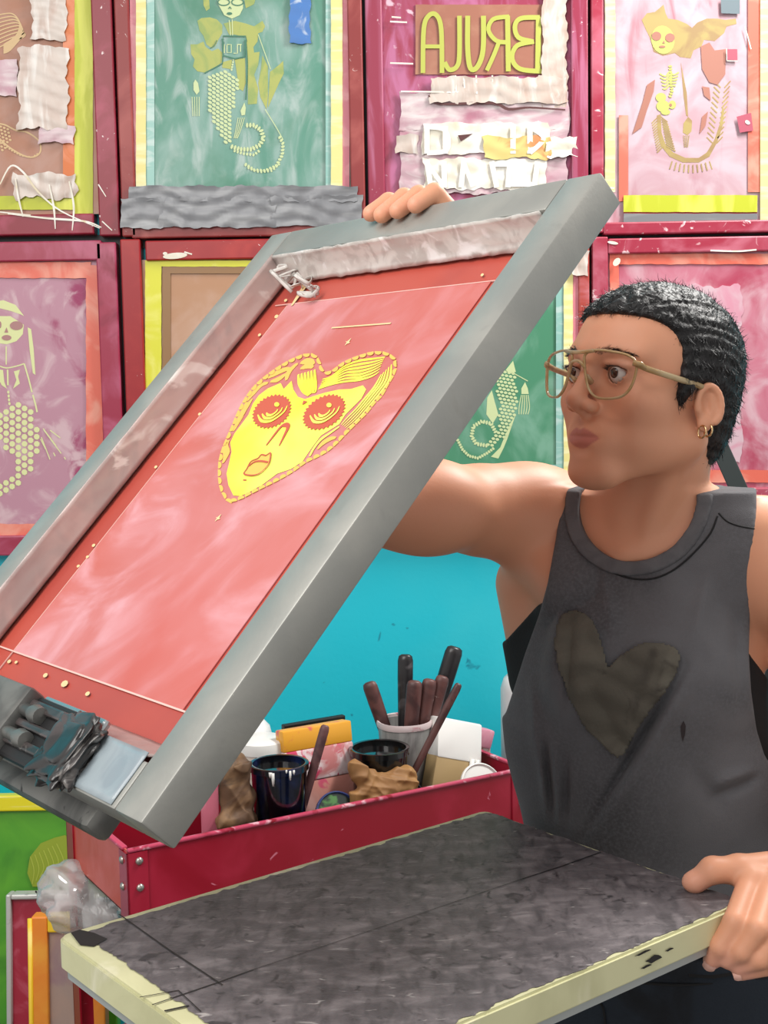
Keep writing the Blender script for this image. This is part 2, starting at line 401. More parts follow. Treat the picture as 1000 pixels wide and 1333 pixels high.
m_lime = mat('lime_tape', (192, 200, 44), 0.45, mix=[((222, 226, 90), (30, 30, 6), 0.56, 0.1, 4, 0.5)])
m_yel = mat('pale_yellow_tape', (238, 228, 150), 0.5, mix=[((246, 242, 190), (10, 10, 60), 0.55, 0.1, 3, 0)])
m_yel2 = mat('bright_yellow_tape', (224, 224, 56), 0.4, mix=[((240, 238, 120), 14, 0.6, 0.1, 4, 1)])
m_orange = mat('orange_ink_strip', (222, 122, 62), 0.5, mix=[((236, 150, 110), 16, 0.55, 0.1, 4, 1)])
m_pinkst = mat('pink_ink_strip', (218, 132, 146), 0.5, mix=[((232, 165, 170), 16, 0.55, 0.1, 4, 1)])
m_coral = mat('coral_ink_strip', (232, 112, 92), 0.45, mix=[((240, 160, 140), 12, 0.55, 0.12, 4, 1)])
m_teal = mat('pale_teal_film', (146, 196, 186), 0.35, mix=[((190, 216, 210), (10, 10, 40), 0.56, 0.1, 4, 1)])
m_white = mat('white_packing_tape', (210, 198, 188), 0.3, mix=[((192, 166, 152), (14, 14, 6), 0.52, 0.2, 6, 1), ((232, 228, 222), (40, 40, 8), 0.6, 0.15, 5, 1)])
m_whitep = mat('pinkish_packing_tape', (198, 164, 174), 0.28, mix=[((224, 212, 212), (10, 10, 30), 0.54, 0.16, 6, 1.5), ((182, 124, 142), 9, 0.6, 0.14, 5, 1)])
m_cream = mat('cream_paint_blot', (232, 226, 208), 0.45, mix=[((246, 244, 236), 20, 0.5, 0.1, 4, 1), ((222, 200, 150), 10, 0.66, 0.08, 4, 1)])
m_duct = mat('grey_duct_tape', (128, 130, 134), 0.38, metal=0.1, mix=[((156, 158, 160), (6, 6, 40), 0.58, 0.15, 4, 1)])
m_blue = mat('blue_masking_tape', (72, 126, 196), 0.5, mix=[((190, 205, 225), 22, 0.6, 0.06, 4, 1.5)])
m_prY = mat('print_olive_yellow', (176, 184, 98), 0.5, mix=[((150, 172, 96), 20, 0.55, 0.1, 4, 1)])
m_prL = mat('print_pale_lime', (224, 230, 168), 0.5)
m_prG = mat('print_lime_text', (188, 194, 88), 0.5)
m_prO = mat('print_ochre', (160, 132, 88), 0.5, mix=[((176, 156, 96), 14, 0.5, 0.1, 4, 1)])
m_prFace = mat('print_skull_lime', (186, 192, 104), 0.5)
m_prT = mat('print_tan', (218, 186, 138), 0.5)
m_prDG = mat('print_dark_green', (62, 122, 98), 0.5)
m_prR = mat('print_brown_rose', (172, 116, 100), 0.5)
m_prC = mat('print_cream_lime', (206, 222, 168), 0.5)

# A: crimson, top left corner of the picture
A = screen('crimson framed screen with lime tape and white tape patches at the top left', -176, -82, 149, 307, 27, m_railA, m_meshA)
tape(A, m_lime, 97, -60, 121, 278, 0.010, jag=1); tape(A, m_lime, -150, 255, 97, 273, 0.009, jag=1)
tape(A, m_orange, 82, -60, 97, 262, 0.010, 'ink_strip'); tape(A, m_white, 41, -55, 86, 52, 0.007, jag=3, crumple=0.002)
tape(A, m_white, 24, 60, 88, 168, 0.005, jag=4, crumple=0.0016); tape(A, m_whitep, 50, 164, 97, 186, 0.006, jag=3, crumple=0.002)
tape(A, m_white, 18, 226, 98, 258, 0.006, jag=5, crumple=0.002); tape(A, m_whitep, -30, 78, 22, 124, 0.008, jag=2, crumple=0.001)
P = Print(wmap(0.0113), NORW); zA = Z(0, 0, 4.3)
for k in range(9): P.line(zA([(-60, 100+k*24), (20+k*4, 78+k*20), (75+k*7, 80+k*16), (110+k*3, 130+k*8), (90-k*4, 200+k*10), (20, 250+k*6)]), 1.6)
P.line(zA([(0, 780), (60, 830), (130, 870), (180, 880), (220, 860), (228, 820), (210, 780), (150, 740), (90, 730), (30, 700), (-20, 690)]), 2.0)
P.polys(along(zA([(0, 790), (60, 840), (120, 872), (180, 880), (222, 855)]), 4, 1.6, 1.1)).polys(scales(zA([(-40, 700), (60, 720), (60, 780), (20, 850), (-40, 850)]), 5, 4, 2, 1.5, 20))
P.build('print', m_prT, A)
PW = Print(wmap(-0.002), NORW)
for pts in ([(20, 232), (24, 258), (30, 282)], [(64, 240), (70, 270), (72, 298)], [(90, 236), (96, 268), (94, 300)], [(0, 240), (14, 216), (30, 224), (50, 250), (80, 275), (130, 297)], [(10, 278), (60, 284), (110, 288), (132, 296)], [(0, 276), (40, 280)], [(128, 240), (138, 256)], [(133, 288), (146, 300)]):
    PW.line(pts, [1.6, 2.8, 1.2])
PW.build('paint_drip', m_cream, A)

# B: green mermaid
B = screen('brick red framed screen with green mesh and mermaid print, duct tape along its foot', 152, -82, 473, 308, 19, m_railB, m_meshB)
tape(B, m_pinkst, 169, -60, 179, 262, 0.009, 'ink_strip'); tape(B, m_pinkst, 444, -60, 455, 262, 0.009, 'ink_strip')
tape(B, m_yel, 177, -60, 190, 244, 0.006, jag=1); tape(B, m_yel, 431, -60, 446, 244, 0.006, jag=1)
tape(B, m_teal, 190, -60, 201, 244, 0.009, 'film_edge'); tape(B, m_teal, 424, -60, 433, 244, 0.009, 'film_edge')
tape(B, m_blue, 377, -50, 404, 56, 0.007, jag=2, crumple=0.001)
for (x0, y0, x1, y1) in ((168, 242, 466, 262), (157, 258, 214, 297), (206, 256, 360, 296), (352, 254, 472, 294)):
    tape(B, m_duct, x0, y0, x1, y1, -0.004, 'duct_tape', jag=2.0, crumple=0.0028)
zB = Z(230, 0, 5.553)
P = Print(wmap(0.0117), NORW)
P.polys([zB(p) for p in (
    [(150, 150), (180, 130), (240, 125), (290, 140), (330, 180), (330, 240), (300, 290), (280, 330), (255, 350), (215, 320), (195, 260), (165, 220)],
    [(100, 320), (150, 320), (195, 300), (210, 340), (255, 370), (300, 350), (330, 380), (330, 450), (270, 490), (200, 525), (150, 515), (118, 480), (130, 430), (105, 390)],
    [(340, 170), (420, 150), (500, 170), (560, 190), (620, 150), (640, 190), (620, 230), (590, 240), (585, 300), (555, 340), (560, 380), (600, 375), (590, 470), (560, 540), (590, 640), (580, 750), (515, 755), (515, 500), (500, 270), (420, 250), (380, 250)],
    [(620, 400), (660, 480), (660, 580), (660, 700), (650, 790), (605, 700), (590, 600), (610, 500)],
    [(675, 520), (740, 470), (770, 440), (775, 530), (740, 600), (700, 690), (660, 780), (668, 640)],
    [(190, -40), (230, -60), (240, 60), (215, 80), (195, 40)], [(480, -60), (580, -40), (560, 30), (500, 60)],
    [(420, 430), (495, 420), (500, 600), (480, 660), (450, 640), (440, 560)], [(330, 450), (400, 430), (395, 500), (330, 490)])])
P.build('print', m_prY, B)
P = Print(wmap(0.0112), NORW)
P.poly(zB([(300, 30), (290, -60), (480, -60), (480, 60), (455, 110), (400, 135), (345, 110)]))
P.polys([zB(p) for p in ([(135, 575), (155, 600), (165, 660), (145, 685), (122, 650), (122, 600)], [(490, 740), (500, 780), (495, 830), (470, 835), (462, 800)])])
P.polys(scales(zB([(250, 540), (330, 505), (400, 520), (440, 570), (440, 660), (420, 760), (395, 850), (400, 960), (410, 1040), (350, 1040), (290, 940), (240, 800), (212, 680), (220, 600)]), 6.2, 4.4, 3.2, 2.0, 35))
P.polys(along(zB([(400, 1060), (460, 1080), (540, 1080), (600, 1050), (630, 1000), (610, 940), (560, 905), (500, 905)]), 4.2, 3.4, 1.8, 90)).polys(along(zB([(420, 1090), (480, 1110), (560, 1120), (610, 1080)]), 4.2, 2.2, 1.6, 90))
P.polys(along(zB([(500, 1190), (560, 1230), (640, 1235), (720, 1200), (765, 1120), (770, 1040), (740, 980)]), 4.4, 2.6, 1.8, 70)).polys(along(zB([(520, 1215), (600, 1245), (690, 1235), (750, 1180)]), 4.4, 1.8, 1.3, 70))
for k in range(4): P.line(zB([(112+k*17, 700), (118+k*15, 840)]), 1.0); P.line(zB([(445+k*15, 850), (430+k*12, 930), (415+k*8, 1000)]), 1.0)
P.line(zB([(380, 145), (390, 260)]), 1.2).line(zB([(402, 140), (405, 260)]), 1.2).polys(along(zB([(412, 430), (395, 520)]), 3.4, 1.6, 1.4))
P.line(zB([(345, 320), (345, 385)]), 1.3).line(zB([(365, 322), (395, 322), (395, 380), (365, 380), (365, 322)]), 1.3, smooth=False).line(zB([(412, 385), (440, 385), (440, 320)]), 1.3, smooth=False).line(zB([(440, 322), (470, 322)]), 1.3, smooth=False).line(zB([(462, 322), (462, 375)]), 1.3)
P.line(zB([(640, 790), (720, 920), (770, 1010)]), 1.0).line(zB([(590, 250), (680, 500)]), 1.0)
P.build('print', m_prC, B)
P = Print(wmap(0.0106), NORW)
for c in ((340, 15), (440, 15)): P.line(zB(ellpts(c[0], c[1], 42, 24, 0, 14)), 1.4, True)
P.line(zB([(375, 65), (385, 50), (395, 65)]), 1.2).poly(zB(ellpts(382, 98, 20, 10)))
P.line(zB([(335, 290), (335, 260), (500, 262), (505, 300)]), 1.6, smooth=False).line(zB([(330, 280), (335, 400), (420, 425), (490, 410), (495, 290)]), 2.2, smooth=False)
P.line(zB([(200, 530), (330, 460), (340, 300)]), 1.6, smooth=False).line(zB([(500, 300), (510, 480), (500, 720)]), 2.0).line(zB([(240, 350), (270, 330), (290, 290)]), 1.0)
P.build('print_line', m_prDG, B)

# C: BRUJA
Cc = screen('magenta framed screen with mirrored BRUJA lettering and white taped lettering below', 477, -82, 766, 303, 22, m_railC, m_meshC)
tape(Cc, mat('brown_emulsion', (166, 108, 88), 0.5, mix=[((180, 128, 104), 12, 0.55, 0.12, 4, 1)]), 541, 6, 710, 97, 0.0105, 'lettering_panel', jag=1)
P = Print(wmap(0.0070), NORW); zC = Z(460, 0, 1.852)
def stroke(pts, w=6.5): P.line(zC(pts), w, smooth=False)
# mirrored letters, read right to left B R U J A
stroke([(447, 40), (445, 170)], 7); P.line(zC([(450, 42), (405, 44), (390, 62), (398, 90), (432, 100)]), 6); P.line(zC([(436, 100), (395, 110), (383, 140), (402, 166), (455, 172)]), 6)
stroke([(412-55, 40), (412-52, 172)], 0.1); stroke([(372, 38), (374, 172)], 6.5); P.line(zC([(376, 40), (338, 46), (326, 72), (345, 98), (374, 102)]), 5.5); P.line(zC([(352, 100), (338, 135), (322, 170)]), 5.5)
P.line(zC([(322-8, 38), (313, 120), (300, 160), (283, 165), (276, 120), (276, 38)]), 6.5)
P.line(zC([(232+24, 38), (256, 130), (250, 160), (232, 168), (220, 150)]), 6.0)
P.line(zC([(168, 176), (170, 70), (182, 38), (200, 36), (212, 70), (214, 176)]), 6.0); stroke([(170, 112), (212, 112)], 5)
P.build('lettering', m_prG, Cc)
for (x0, y0, x1, y1, mm, of, cr) in ((706, -50, 738, 140, m_white, 0.007, 0.002), (560, 100, 738, 134, m_white, 0.004, 0.003), (521, 120, 741, 170, m_whitep, 0.007, 0.0012), (521, 166, 738, 252, m_whitep, 0.0075, 0.002),
        (550, 160, 716, 200, m_cream, 0.0045, 0.002), (552, 206, 712, 246, m_cream, 0.0045, 0.002), (516, 176, 545, 200, m_white, 0.005, 0.003), (712, 178, 752, 204, m_cream, 0.003, 0.004)):
    tape(Cc, mm, x0, y0, x1, y1, of, jag=3, crumple=cr)
tape(Cc, mat('yellowed_glue', (226, 206, 130), 0.4, mix=[((214, 140, 90), 14, 0.6, 0.06, 4, 1)]), 630, 178, 716, 206, 0.002, jag=4, crumple=0.002)
P = Print(wmap(-0.0005), NORW)
for x in (556, 580, 668, 690): P.line([(x, 164), (x, 200)], 7, smooth=False)
P.line([(556, 165), (580, 170), (582, 195), (556, 199)], 6).line([(690, 165), (708, 180), (690, 199)], 6)
for x in (556, 578, 604, 640, 664, 700): P.line([(x, 210), (x+rng.uniform(-8, 8), 244)], 7, smooth=False)
P.line([(556, 212), (578, 243)], 6, smooth=False).line([(604, 212), (616, 243)], 6, smooth=False).line([(640, 214), (664, 214)], 6).line([(664, 240), (700, 240)], 6)
P.build('lettering', mat('white_paint', (244, 242, 236), 0.4), Cc)
P = Print(wmap(0.001), NORW)
for (x, a, b) in ((593, 98, 122), (604, 99, 118), (620, 98, 122), (641, 98, 118), (674, 100, 114), (702, 98, 112)): P.line([(x, a), (x+1, b)], 2)
for (x0, x1, y) in ((508, 530, 28), (508, 538, 82), (510, 522, 22), (522, 600, 119)): P.line([(x0, y), (x1, y+1)], 2)
P.build('tape_edge', m_cream, Cc)
P = Print(wmap(0.0005), NORW); P.line([(558, 124), (572, 135), (640, 134), (662, 142), (690, 140), (736, 143)], [2, 4, 2]).poly([(596, 176), (616, 174), (600, 184)])
P.build('gap', mat('dark_brown_gap', (92, 52, 52), 0.7), Cc)

# D: skeleton mermaid on pink
D = screen('pink framed screen with ochre skeleton mermaid print at the top right', 770, -82, 1085, 303, 16, m_railD, m_meshD)
tape(D, m_yel, 788, -60, 801, 250, 0.006, jag=1); tape(D, m_coral, 806, 150, 818, 262, 0.009, 'ink_strip'); tape(D, m_coral, 974, -60, 990, 250, 0.0095, 'ink_strip'); tape(D, m_yel, 990, -60, 1004, 290, 0.006)
tape(D, m_lime, 812, 254, 986, 276, 0.006, jag=1); tape(D, m_railF, 812, 272, 986, 283, 0.008, 'ink_strip'); tape(D, m_duct, 812, 278, 986, 290, 0.004, 'duct_tape', jag=1)
zD = Z(820, 0, 5.79)
P = Print(wmap(0.0117), NORW)
P.polys([zD(p) for p in (
    [(90, 150), (130, 100), (190, 90), (255, 35), (270, 100), (290, 140), (360, 150), (430, 180), (470, 210), (510, 170), (580, 140), (660, 140), (720, 150), (800, 140), (805, 180), (730, 200), (710, 250), (640, 310), (560, 300), (540, 350), (480, 380), (460, 440), (380, 430), (340, 400), (250, 420), (180, 390), (150, 280), (120, 220)],
    [(400, 1000), (405, 930), (440, 880), (470, 910), (465, 990), (435, 1020)], [(385, 470), (410, 600), (430, 700), (440, 880), (425, 870), (405, 720)],
    [(205, 870), (235, 860), (240, 1000), (270, 1090), (330, 1150), (420, 1190), (520, 1190), (580, 1150), (640, 1050), (680, 930), (700, 800), (712, 830), (700, 950), (660, 1070), (600, 1180), (520, 1225), (400, 1225), (300, 1180), (235, 1100), (210, 1000)])])
for k in range(13):
    t = k/12; x = 215+t*40; y = 880+t*220
    P.line(zD([(x, y), (x-50, y+50)]), 1.6).line(zD([(x+20, y), (x+70+t*20, y+40)]), 1.6)
for k in range(10):
    t = k/9; x = 320+t*280; y = 1190+28*math.sin(t*3.1); P.line(zD([(x, y+25), (x-20+40*t, y+85)]), 1.6)
for k in range(12):
    t = k/11; x = 640+t*60; y = 1080-t*420; P.line(zD([(x-15, y), (x-60, y-45)]), 1.6).line(zD([(x+15, y), (x+60, y-50)]), 1.6)
for k in range(4): P.line(zD([(405+k*14, 1020), (412+k*8, 1110)]), 0.9)
P.build('print', m_prO, D)
P = Print(wmap(0.0112), NORW)
P.poly(zD(ellpts(250, 300, 88, 108, -10)))
for k in range(5): P.line(zD([(225+k*6, 555+k*28), (270, 575+k*24), (300, 540+k*26), (330, 565+k*20), (370-k*6, 545+k*26)]), 1.9)
P.polys(along(zD([(305, 500), (310, 620), (320, 680), (300, 740)]), 3.6, 2.6, 1.6, 90)).poly(zD(ellpts(235, 735, 40, 35))).poly(zD(ellpts(250, 800, 50, 45))).poly(zD(ellpts(320, 790, 28, 32))).poly(zD(ellpts(270, 845, 35, 22)))
P.build('print', m_prFace, D)
P = Print(wmap(0.0106), NORW)
P.poly(zD(ellpts(202, 272, 36, 34))).poly(zD(ellpts(303, 284, 36, 34))).poly(zD([(245, 325), (258, 305), (265, 328)])).poly(zD(ellpts(245, 352, 24, 9))).poly(zD(ellpts(308, 792, 10, 12)))
P.poly(zD([(535, 350), (600, 320), (640, 380), (725, 370), (720, 560), (660, 640), (600, 620), (545, 520)])).poly(zD([(100, 760), (130, 640), (190, 600), (180, 690), (130, 830), (90, 960), (20, 1010)]))
P.poly(zD([(545, 650), (600, 660), (610, 760), (560, 720)])).poly(zD([(525, 1010), (545, 880), (590, 840), (570, 950)]))
P.build('print_line', m_prR, D)
P = Print(wmap(0.006), NORW)
P.poly(zD([(685, -10), (830, -10), (830, 105), (690, 100)])); P.build('tape_patch', mat('slate_tape', (104, 120, 128), 0.5), D)
P = Print(wmap(0.006), NORW); P.poly(zD([(735, 370), (810, 370), (812, 455), (735, 450)])).poly(zD([(805, 880), (915, 850), (930, 985), (830, 1000)])); P.build('tape_patch', mat('rose_tape', (178, 84, 104), 0.5), D)
P = Print(wmap(0.005), NORW); P.poly(zD(ellpts(888, 922, 20, 14, 35))).line(zD([(870, 200), (915, 370)]), 1.2).line(zD([(730, 365), (732, 455)]), 1).line(zD([(735, 458), (812, 460)]), 1).line([(780, 243), (800, 245)], 2); P.build('paint_fleck', m_cream, D)

# E: mauve skeleton mermaid at the left edge
E_ = screen('raspberry framed screen with pale skeleton mermaid print at the left edge', -185, 315, 158, 724, 26, m_railE, m_meshE)
tape(E_, m_coral, 112, 345, 134, 640, 0.0095, 'ink_strip', jag=2); tape(E_, m_coral, -150, 341, 118, 362, 0.0095, 'ink_strip', jag=2); tape(E_, m_coral, -150, 682, 120, 702, 0.0095, 'ink_strip', jag=2)
zE = Z(0, 380, 4.444)
P = Print(wmap(0.0117), NORW)
P.poly(zE([(-60, 60), (20, 48), (90, 75), (140, 140), (120, 130), (60, 110), (0, 95), (-60, 100)]))
P.poly(zE([(-80, 140), (60, 140), (138, 190), (132, 245), (95, 285), (40, 303), (-20, 295), (-80, 240)]))
P.poly(zE([(160, 205), (180, 215), (195, 330), (205, 480), (190, 470), (172, 340)])).poly(zE([(-10, 448), (18, 452), (25, 520), (40, 560), (10, 540), (-10, 500)])).poly(zE([(80, 460), (115, 450), (105, 490), (115, 530), (75, 560), (95, 510)]))
P.line(zE([(36, 315), (36, 420)]), 1.6).line(zE([(0, 430), (40, 440), (100, 428), (140, 415)]), 1.6).line(zE([(140, 415), (165, 500), (185, 580)]), 2.0).line(zE([(190, 595), (205, 650), (215, 695)]), 2.2).line(zE([(44, 450), (46, 540)]), 2.2)
P.polys(along(zE([(48, 580), (56, 660)]), 5, 2.2, 1.6))
P.polys(scales(zE([(-20, 700), (40, 670), (110, 648), (170, 665), (205, 730), (222, 830), (215, 950), (185, 1040), (120, 1100), (40, 1160), (-20, 1170), (-20, 1120), (60, 1080), (85, 1030), (70, 950), (20, 880), (-20, 850)]), 9.2, 8.0, 4.0, 3.9, 30))
for (a, b) in (((250, 790), (325, 890)), ((255, 800), (355, 935)), ((240, 840), (290, 970)), ((235, 850), (265, 910)), ((290, 800), (350, 845)), ((310, 930), (320, 950)), ((372, 955), (380, 970))): P.line(zE([a, b]), 1.3)
P.build('print', m_prL, E_)
P = Print(wmap(0.0112), NORW); P.poly(zE(ellpts(95, 195, 38, 26))).poly(zE(ellpts(0, 190, 8, 20))).poly(zE([(25, 235), (38, 205), (48, 235)])).poly(zE(ellpts(38, 265, 28, 16))); P.build('print_line', mat('print_mauve', (176, 130, 128), 0.5), E_)

# F: red frame behind the held screen
F_ = screen('red framed screen with bright yellow tape behind the raised screen', 163, 311, 474, 700, 26, m_railF, m_meshF)
tape(F_, m_yel2, 189, 339, 210, 660, 0.0085, jag=1); tape(F_, m_yel2, 189, 339, 440, 347, 0.0085, jag=1)
tape(F_, mat('film_brown', (150, 112, 70), 0.4), 212, 343, 222, 660, 0.0095, 'film_edge'); tape(F_, mat('film_brown', (150, 112, 70), 0.4), 212, 346, 420, 356, 0.0095, 'film_edge')
P = Print(wmap(-0.0015), NORW); P.poly(ellpts(228, 333, 16, 4, -5)).poly(ellpts(215, 330, 3, 2)).line([(240, 328), (250, 331)], 2); P.build('paint_fleck', m_cream, F_)

# G: second green mermaid, between held screen and face
G = screen('rust framed screen with deep green mesh and pale mermaid tail, behind the glasses', 478, 309, 768, 690, 14, m_railG, m_meshG)
tape(G, m_yel, 734, 330, 746, 620, 0.006, jag=1); tape(G, m_teal, 724, 330, 735, 620, 0.009, 'film_edge'); tape(G, m_pinkst, 746, 330, 756, 640, 0.008, 'ink_strip'); tape(G, m_yel, 500, 612, 750, 672, 0.006, jag=1, crumple=0.001); tape(G, m_teal, 500, 605, 735, 613, 0.008, 'film_edge')
tape(G, m_white, 746, 326, 766, 358, -0.001, jag=2, crumple=0.002)
zG = Z(560, 340, 4.164)
P = Print(wmap(0.0117), NORW)
P.polys(scales(zG([(350, 640), (400, 590), (460, 600), (475, 720), (465, 830), (420, 940), (350, 1000), (290, 1005), (340, 960), (370, 900), (375, 780)]), 5.4, 4.4, 2.5, 1.9, 10))
P.polys(along(zG([(355, 925), (330, 880), (280, 868), (235, 895), (225, 950), (250, 990), (310, 1000)]), 3.6, 2.9, 1.6, 90)).polys(along(zG([(150, 970), (175, 1020), (210, 1055), (260, 1068), (310, 1040), (350, 1010)]), 3.4, 2.2, 1.6, 80))
P.polys([zG(p) for p in ([(310, 740), (335, 700), (350, 760), (370, 830), (340, 880), (305, 830)], [(410, 590), (450, 540), (465, 600), (430, 610)], [(330, 1060), (380, 1010), (400, 960), (420, 960), (400, 1010), (370, 1070)], [(495, 690), (515, 655), (530, 690), (535, 720), (495, 720)], [(440, 870), (465, 830), (420, 960), (400, 960)])])
for k in range(5): P.line(zG([(495+k*9, 725), (483+k*14, 790), (482+k*12, 830)]), 1.1)
P.line(zG([(440, 600), (530, 650)]), 1.1); P.build('print', m_prC, G)

# H: rose screen behind the head
H_ = screen('rose pink framed screen behind the head of the person', 772, 308, 1090, 656, 20, m_railD, m_meshH)
tape(H_, m_coral, 796, 330, 1010, 344, 0.0095, 'ink_strip', jag=2); tape(H_, m_coral, 794, 330, 806, 630, 0.0095, 'ink_strip', jag=2); tape(H_, m_coral, 800, 612, 1060, 628, 0.0095, 'ink_strip', jag=2)
tape(H_, mat('rose_haze', (214, 184, 194), 0.5, mix=[((214, 150, 170), 9, 0.55, 0.12, 5, 2)]), 880, 372, 966, 600, 0.0105, 'emulsion_patch', jag=4)
P = Print(wmap(-0.0015), NORW); P.poly(ellpts(803, 341, 6, 4, -50)).poly(ellpts(798, 316, 7, 2, 10)).line([(925, 326), (960, 327), (985, 325)], 2); P.build('paint_fleck', m_cream, H_)

# added black strips on the wall, imitating the shade in the gaps between screens
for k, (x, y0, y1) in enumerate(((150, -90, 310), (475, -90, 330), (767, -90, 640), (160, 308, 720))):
    o = rbox(MB(), x-9, y0, x+9, y1, WY-0.006, WY).build('gap_shade_%d' % (k+1), m_black); tag(o, kind='structure')
o = rbox(MB(), -170, 300, 1080, 318, WY-0.008, WY-0.0062).build('gap_shade_5', m_black); tag(o, kind='structure')

# ------------------------------------------------------------------ screens leaning by the floor, lower left
def lean_screen(label, corners, rw, mrail, mmesh, lean, depth=0.035, rail_top=None):
    """corners: pixel x0,x1 and top pixel y at top depth Yt; stands on the floor, top leaning back"""
    x0, x1, ytop, Yt = corners
    zt = atY((x0+x1)/2, ytop, Yt)[2]; X0 = atY(x0, ytop, Yt)[0]; X1 = atY(x1, ytop, Yt)[0]
    Lh = math.hypot(zt, lean); up = np.array([0, lean, zt])/Lh; nb = np.cross([1.0, 0, 0], up); nb = nb if nb[1] > 0 else -nb
    Ob = np.array([X0, Yt-lean, 0.0]); Wd = X1-X0
    root = empty('printing_screen', (X0+Wd/2, Yt-lean, 0), label, 'screen', 'printing screens leaning at the lower left')
    ux = np.array([1.0, 0, 0]); r = rw
    for (a, b, c, d, mm) in ((0, 0, r, Lh, mrail), (Wd-r, 0, r, Lh, mrail), (r, Lh-r, Wd-2*r, r, rail_top or mrail), (r, 0, Wd-2*r, r, mrail)):
        MB().box(Ob+ux*a+up*b, ux*c, up*d, nb*depth, 0.003).build('rail', mm, root)
    MB().box(Ob+ux*(r-0.001)+up*(r-0.001)+nb*0.012, ux*(Wd-2*r+0.002), up*(Lh-2*r+0.002), nb*0.002).build('mesh', mmesh, root)
    return root, Ob+nb*0.010, nb
m_green = mat('mesh_grass_green', (70, 150, 32), 0.4, mix=[((96, 170, 40), 6, 0.55, 0.15, 5, 1), ((52, 122, 26), 5, 0.62, 0.1, 4, 1)])
r_, o_, n_ = lean_screen('grass green screen with yellow top rail leaning below the turquoise wall', (-150, 150, 1036, 2.62), 0.032, m_green, m_green, 0.10, rail_top=mat('rail_yellow', (226, 214, 20), 0.4, mix=[((240, 236, 150), (6, 6, 80), 0.62, 0.05, 3, 0)]))
P = Print(lambda px, py: onplane(px, py, o_, n_), -n_)
zL = Z(0, 860, 2.82); blob = zL([(110, 720), (150, 670), (200, 650), (240, 640), (275, 680), (270, 740), (230, 770), (190, 790), (160, 830), (120, 830), (100, 780)])
P.poly(blob); P.build('print', mat('print_olive', (146, 164, 40), 0.5), r_)
P = Print(lambda px, py: onplane(px, py, o_-n_*0.0006, n_), -n_)
for k in range(7): P.line(zL([(112+k*16, 720-k*8), (125+k*18, 770-k*6), (118+k*14, 820-k*12)]), 1.2)
P.build('print_line', mat('print_olive_light', (176, 190, 70), 0.5), r_)
m_redscr = mat('mesh_red_inked', (166, 34, 58), 0.35, mix=[((190, 80, 100), 16, 0.6, 0.08, 5, 1), ((232, 170, 185), 40, 0.72, 0.03, 4, 1)])
r2, o2, n2 = lean_screen('red inked screen with a bare grey frame, second of the leaning screens', (7, 118, 1164, 2.47), 0.010, mat('rail_bare_grey', (196, 196, 192), 0.35, metal=0.2, mix=[((150, 150, 150), 20, 0.62, 0.05, 4, 1)]), m_redscr, 0.08)
P = Print(lambda px, py: onplane(px, py, o2-n2*0.02, n2), -n2)
for x in (46, 51, 57): P.line([(x, 1160), (x+3, 1163)], 2.5)
P.build('marker_stroke', m_black, r2)
m_orr = mat('rail_orange', (240, 140, 44), 0.45, mix=[((246, 170, 60), 8, 0.55, 0.15, 4, 1)])
m_yer = mat('rail_warm_yellow', (246, 204, 40), 0.45, mix=[((250, 226, 120), 12, 0.6, 0.1, 4, 1)])
r3, o3, n3 = lean_screen('orange framed screen with yellow edge standing nearest the cart', (40, 135, 1193, 2.37), 0.030, m_orr, mat('mesh_grey_mauve', (172, 150, 140), 0.5, mix=[((196, 160, 140), (7, 7, 3), 0.55, 0.15, 5, 1), ((160, 130, 135), 8, 0.6, 0.1, 4, 1)]), 0.06, rail_top=m_yer)
mb = MB(); z_ = atY(40, 1193, 2.37); mb.tube([(z_[0]-0.002, 2.31, 0.01), (z_[0]-0.002, 2.37, z_[2]-0.004)], 0.0045, 8); mb.build('yellow_edge', m_yer, r3, smooth=True)

# ------------------------------------------------------------------ the raised screen
yaw, tilt, fro, FL_, FW_, FT, FB = 0.6738, 0.7957, 0.0101, 0.6537, 0.508, 0.035, 0.04
fl = np.array([math.cos(yaw)*math.cos(tilt), math.sin(yaw)*math.cos(tilt), math.sin(tilt)])
fw = np.array([-math.sin(yaw), math.cos(yaw), 0]); _n = np.cross(fw, fl); fw = fw*math.cos(fro)+_n*math.sin(fro); fn = np.cross(fw, fl)
FO = np.array([0.1904, 1.1484, 1.7251])-FL_*fl
def F(u, v, n): return FO+fw*u+fl*v+fn*n
m_alu = mat('brushed_aluminium', (158, 159, 154), 0.42, metal=0.4, mix=[((176, 175, 168), (14, 14, 14), 0.55, 0.2, 5, 0.3), ((158, 158, 152), 30, 0.68, 0.06, 5, 0.5)], bump=0.06, bscale=300)
m_mesh = mat('red_screen_mesh', (194, 84, 70), 0.4, mix=[((176, 74, 66), 5, 0.55, 0.2, 4, 0.5)])
m_emul = mat('pink_emulsion', (202, 106, 96), 0.35, mix=[((212, 128, 126), 4, 0.50, 0.2, 5, 1.2), ((230, 172, 180), (4, 9, 9), 0.62, 0.2, 6, 2.2), ((204, 98, 88), 3, 0.58, 0.2, 3, 1)])
hs = empty('silk_screen', F(FW_/2, 0, FT/2), 'large aluminium framed screen with yellow heart face print, tilted up in hand', 'screen')
for (u0, u1, v0, v1) in ((0, FB, 0, FL_), (FW_-FB, FW_, 0, FL_), (FB, FW_-FB, FL_-FB, FL_), (FB, FW_-FB, 0, FB)):
    MB().box(F(u0, v0, 0), fw*(u1-u0), fl*(v1-v0), fn*FT, 0.0022).build('rail', m_alu, hs, smooth='auto')
MB().box(F(FB-0.004, FB-0.004, FT+0.0002), fw*(FW_-2*FB+0.008), fl*(FL_-2*FB+0.008), fn*0.0012).build('mesh', m_mesh, hs)
MB().box(F(0.100, 0.095, FT-0.0012), fw*0.324, fl*0.472, fn*0.001).build('emulsion', m_emul, hs)
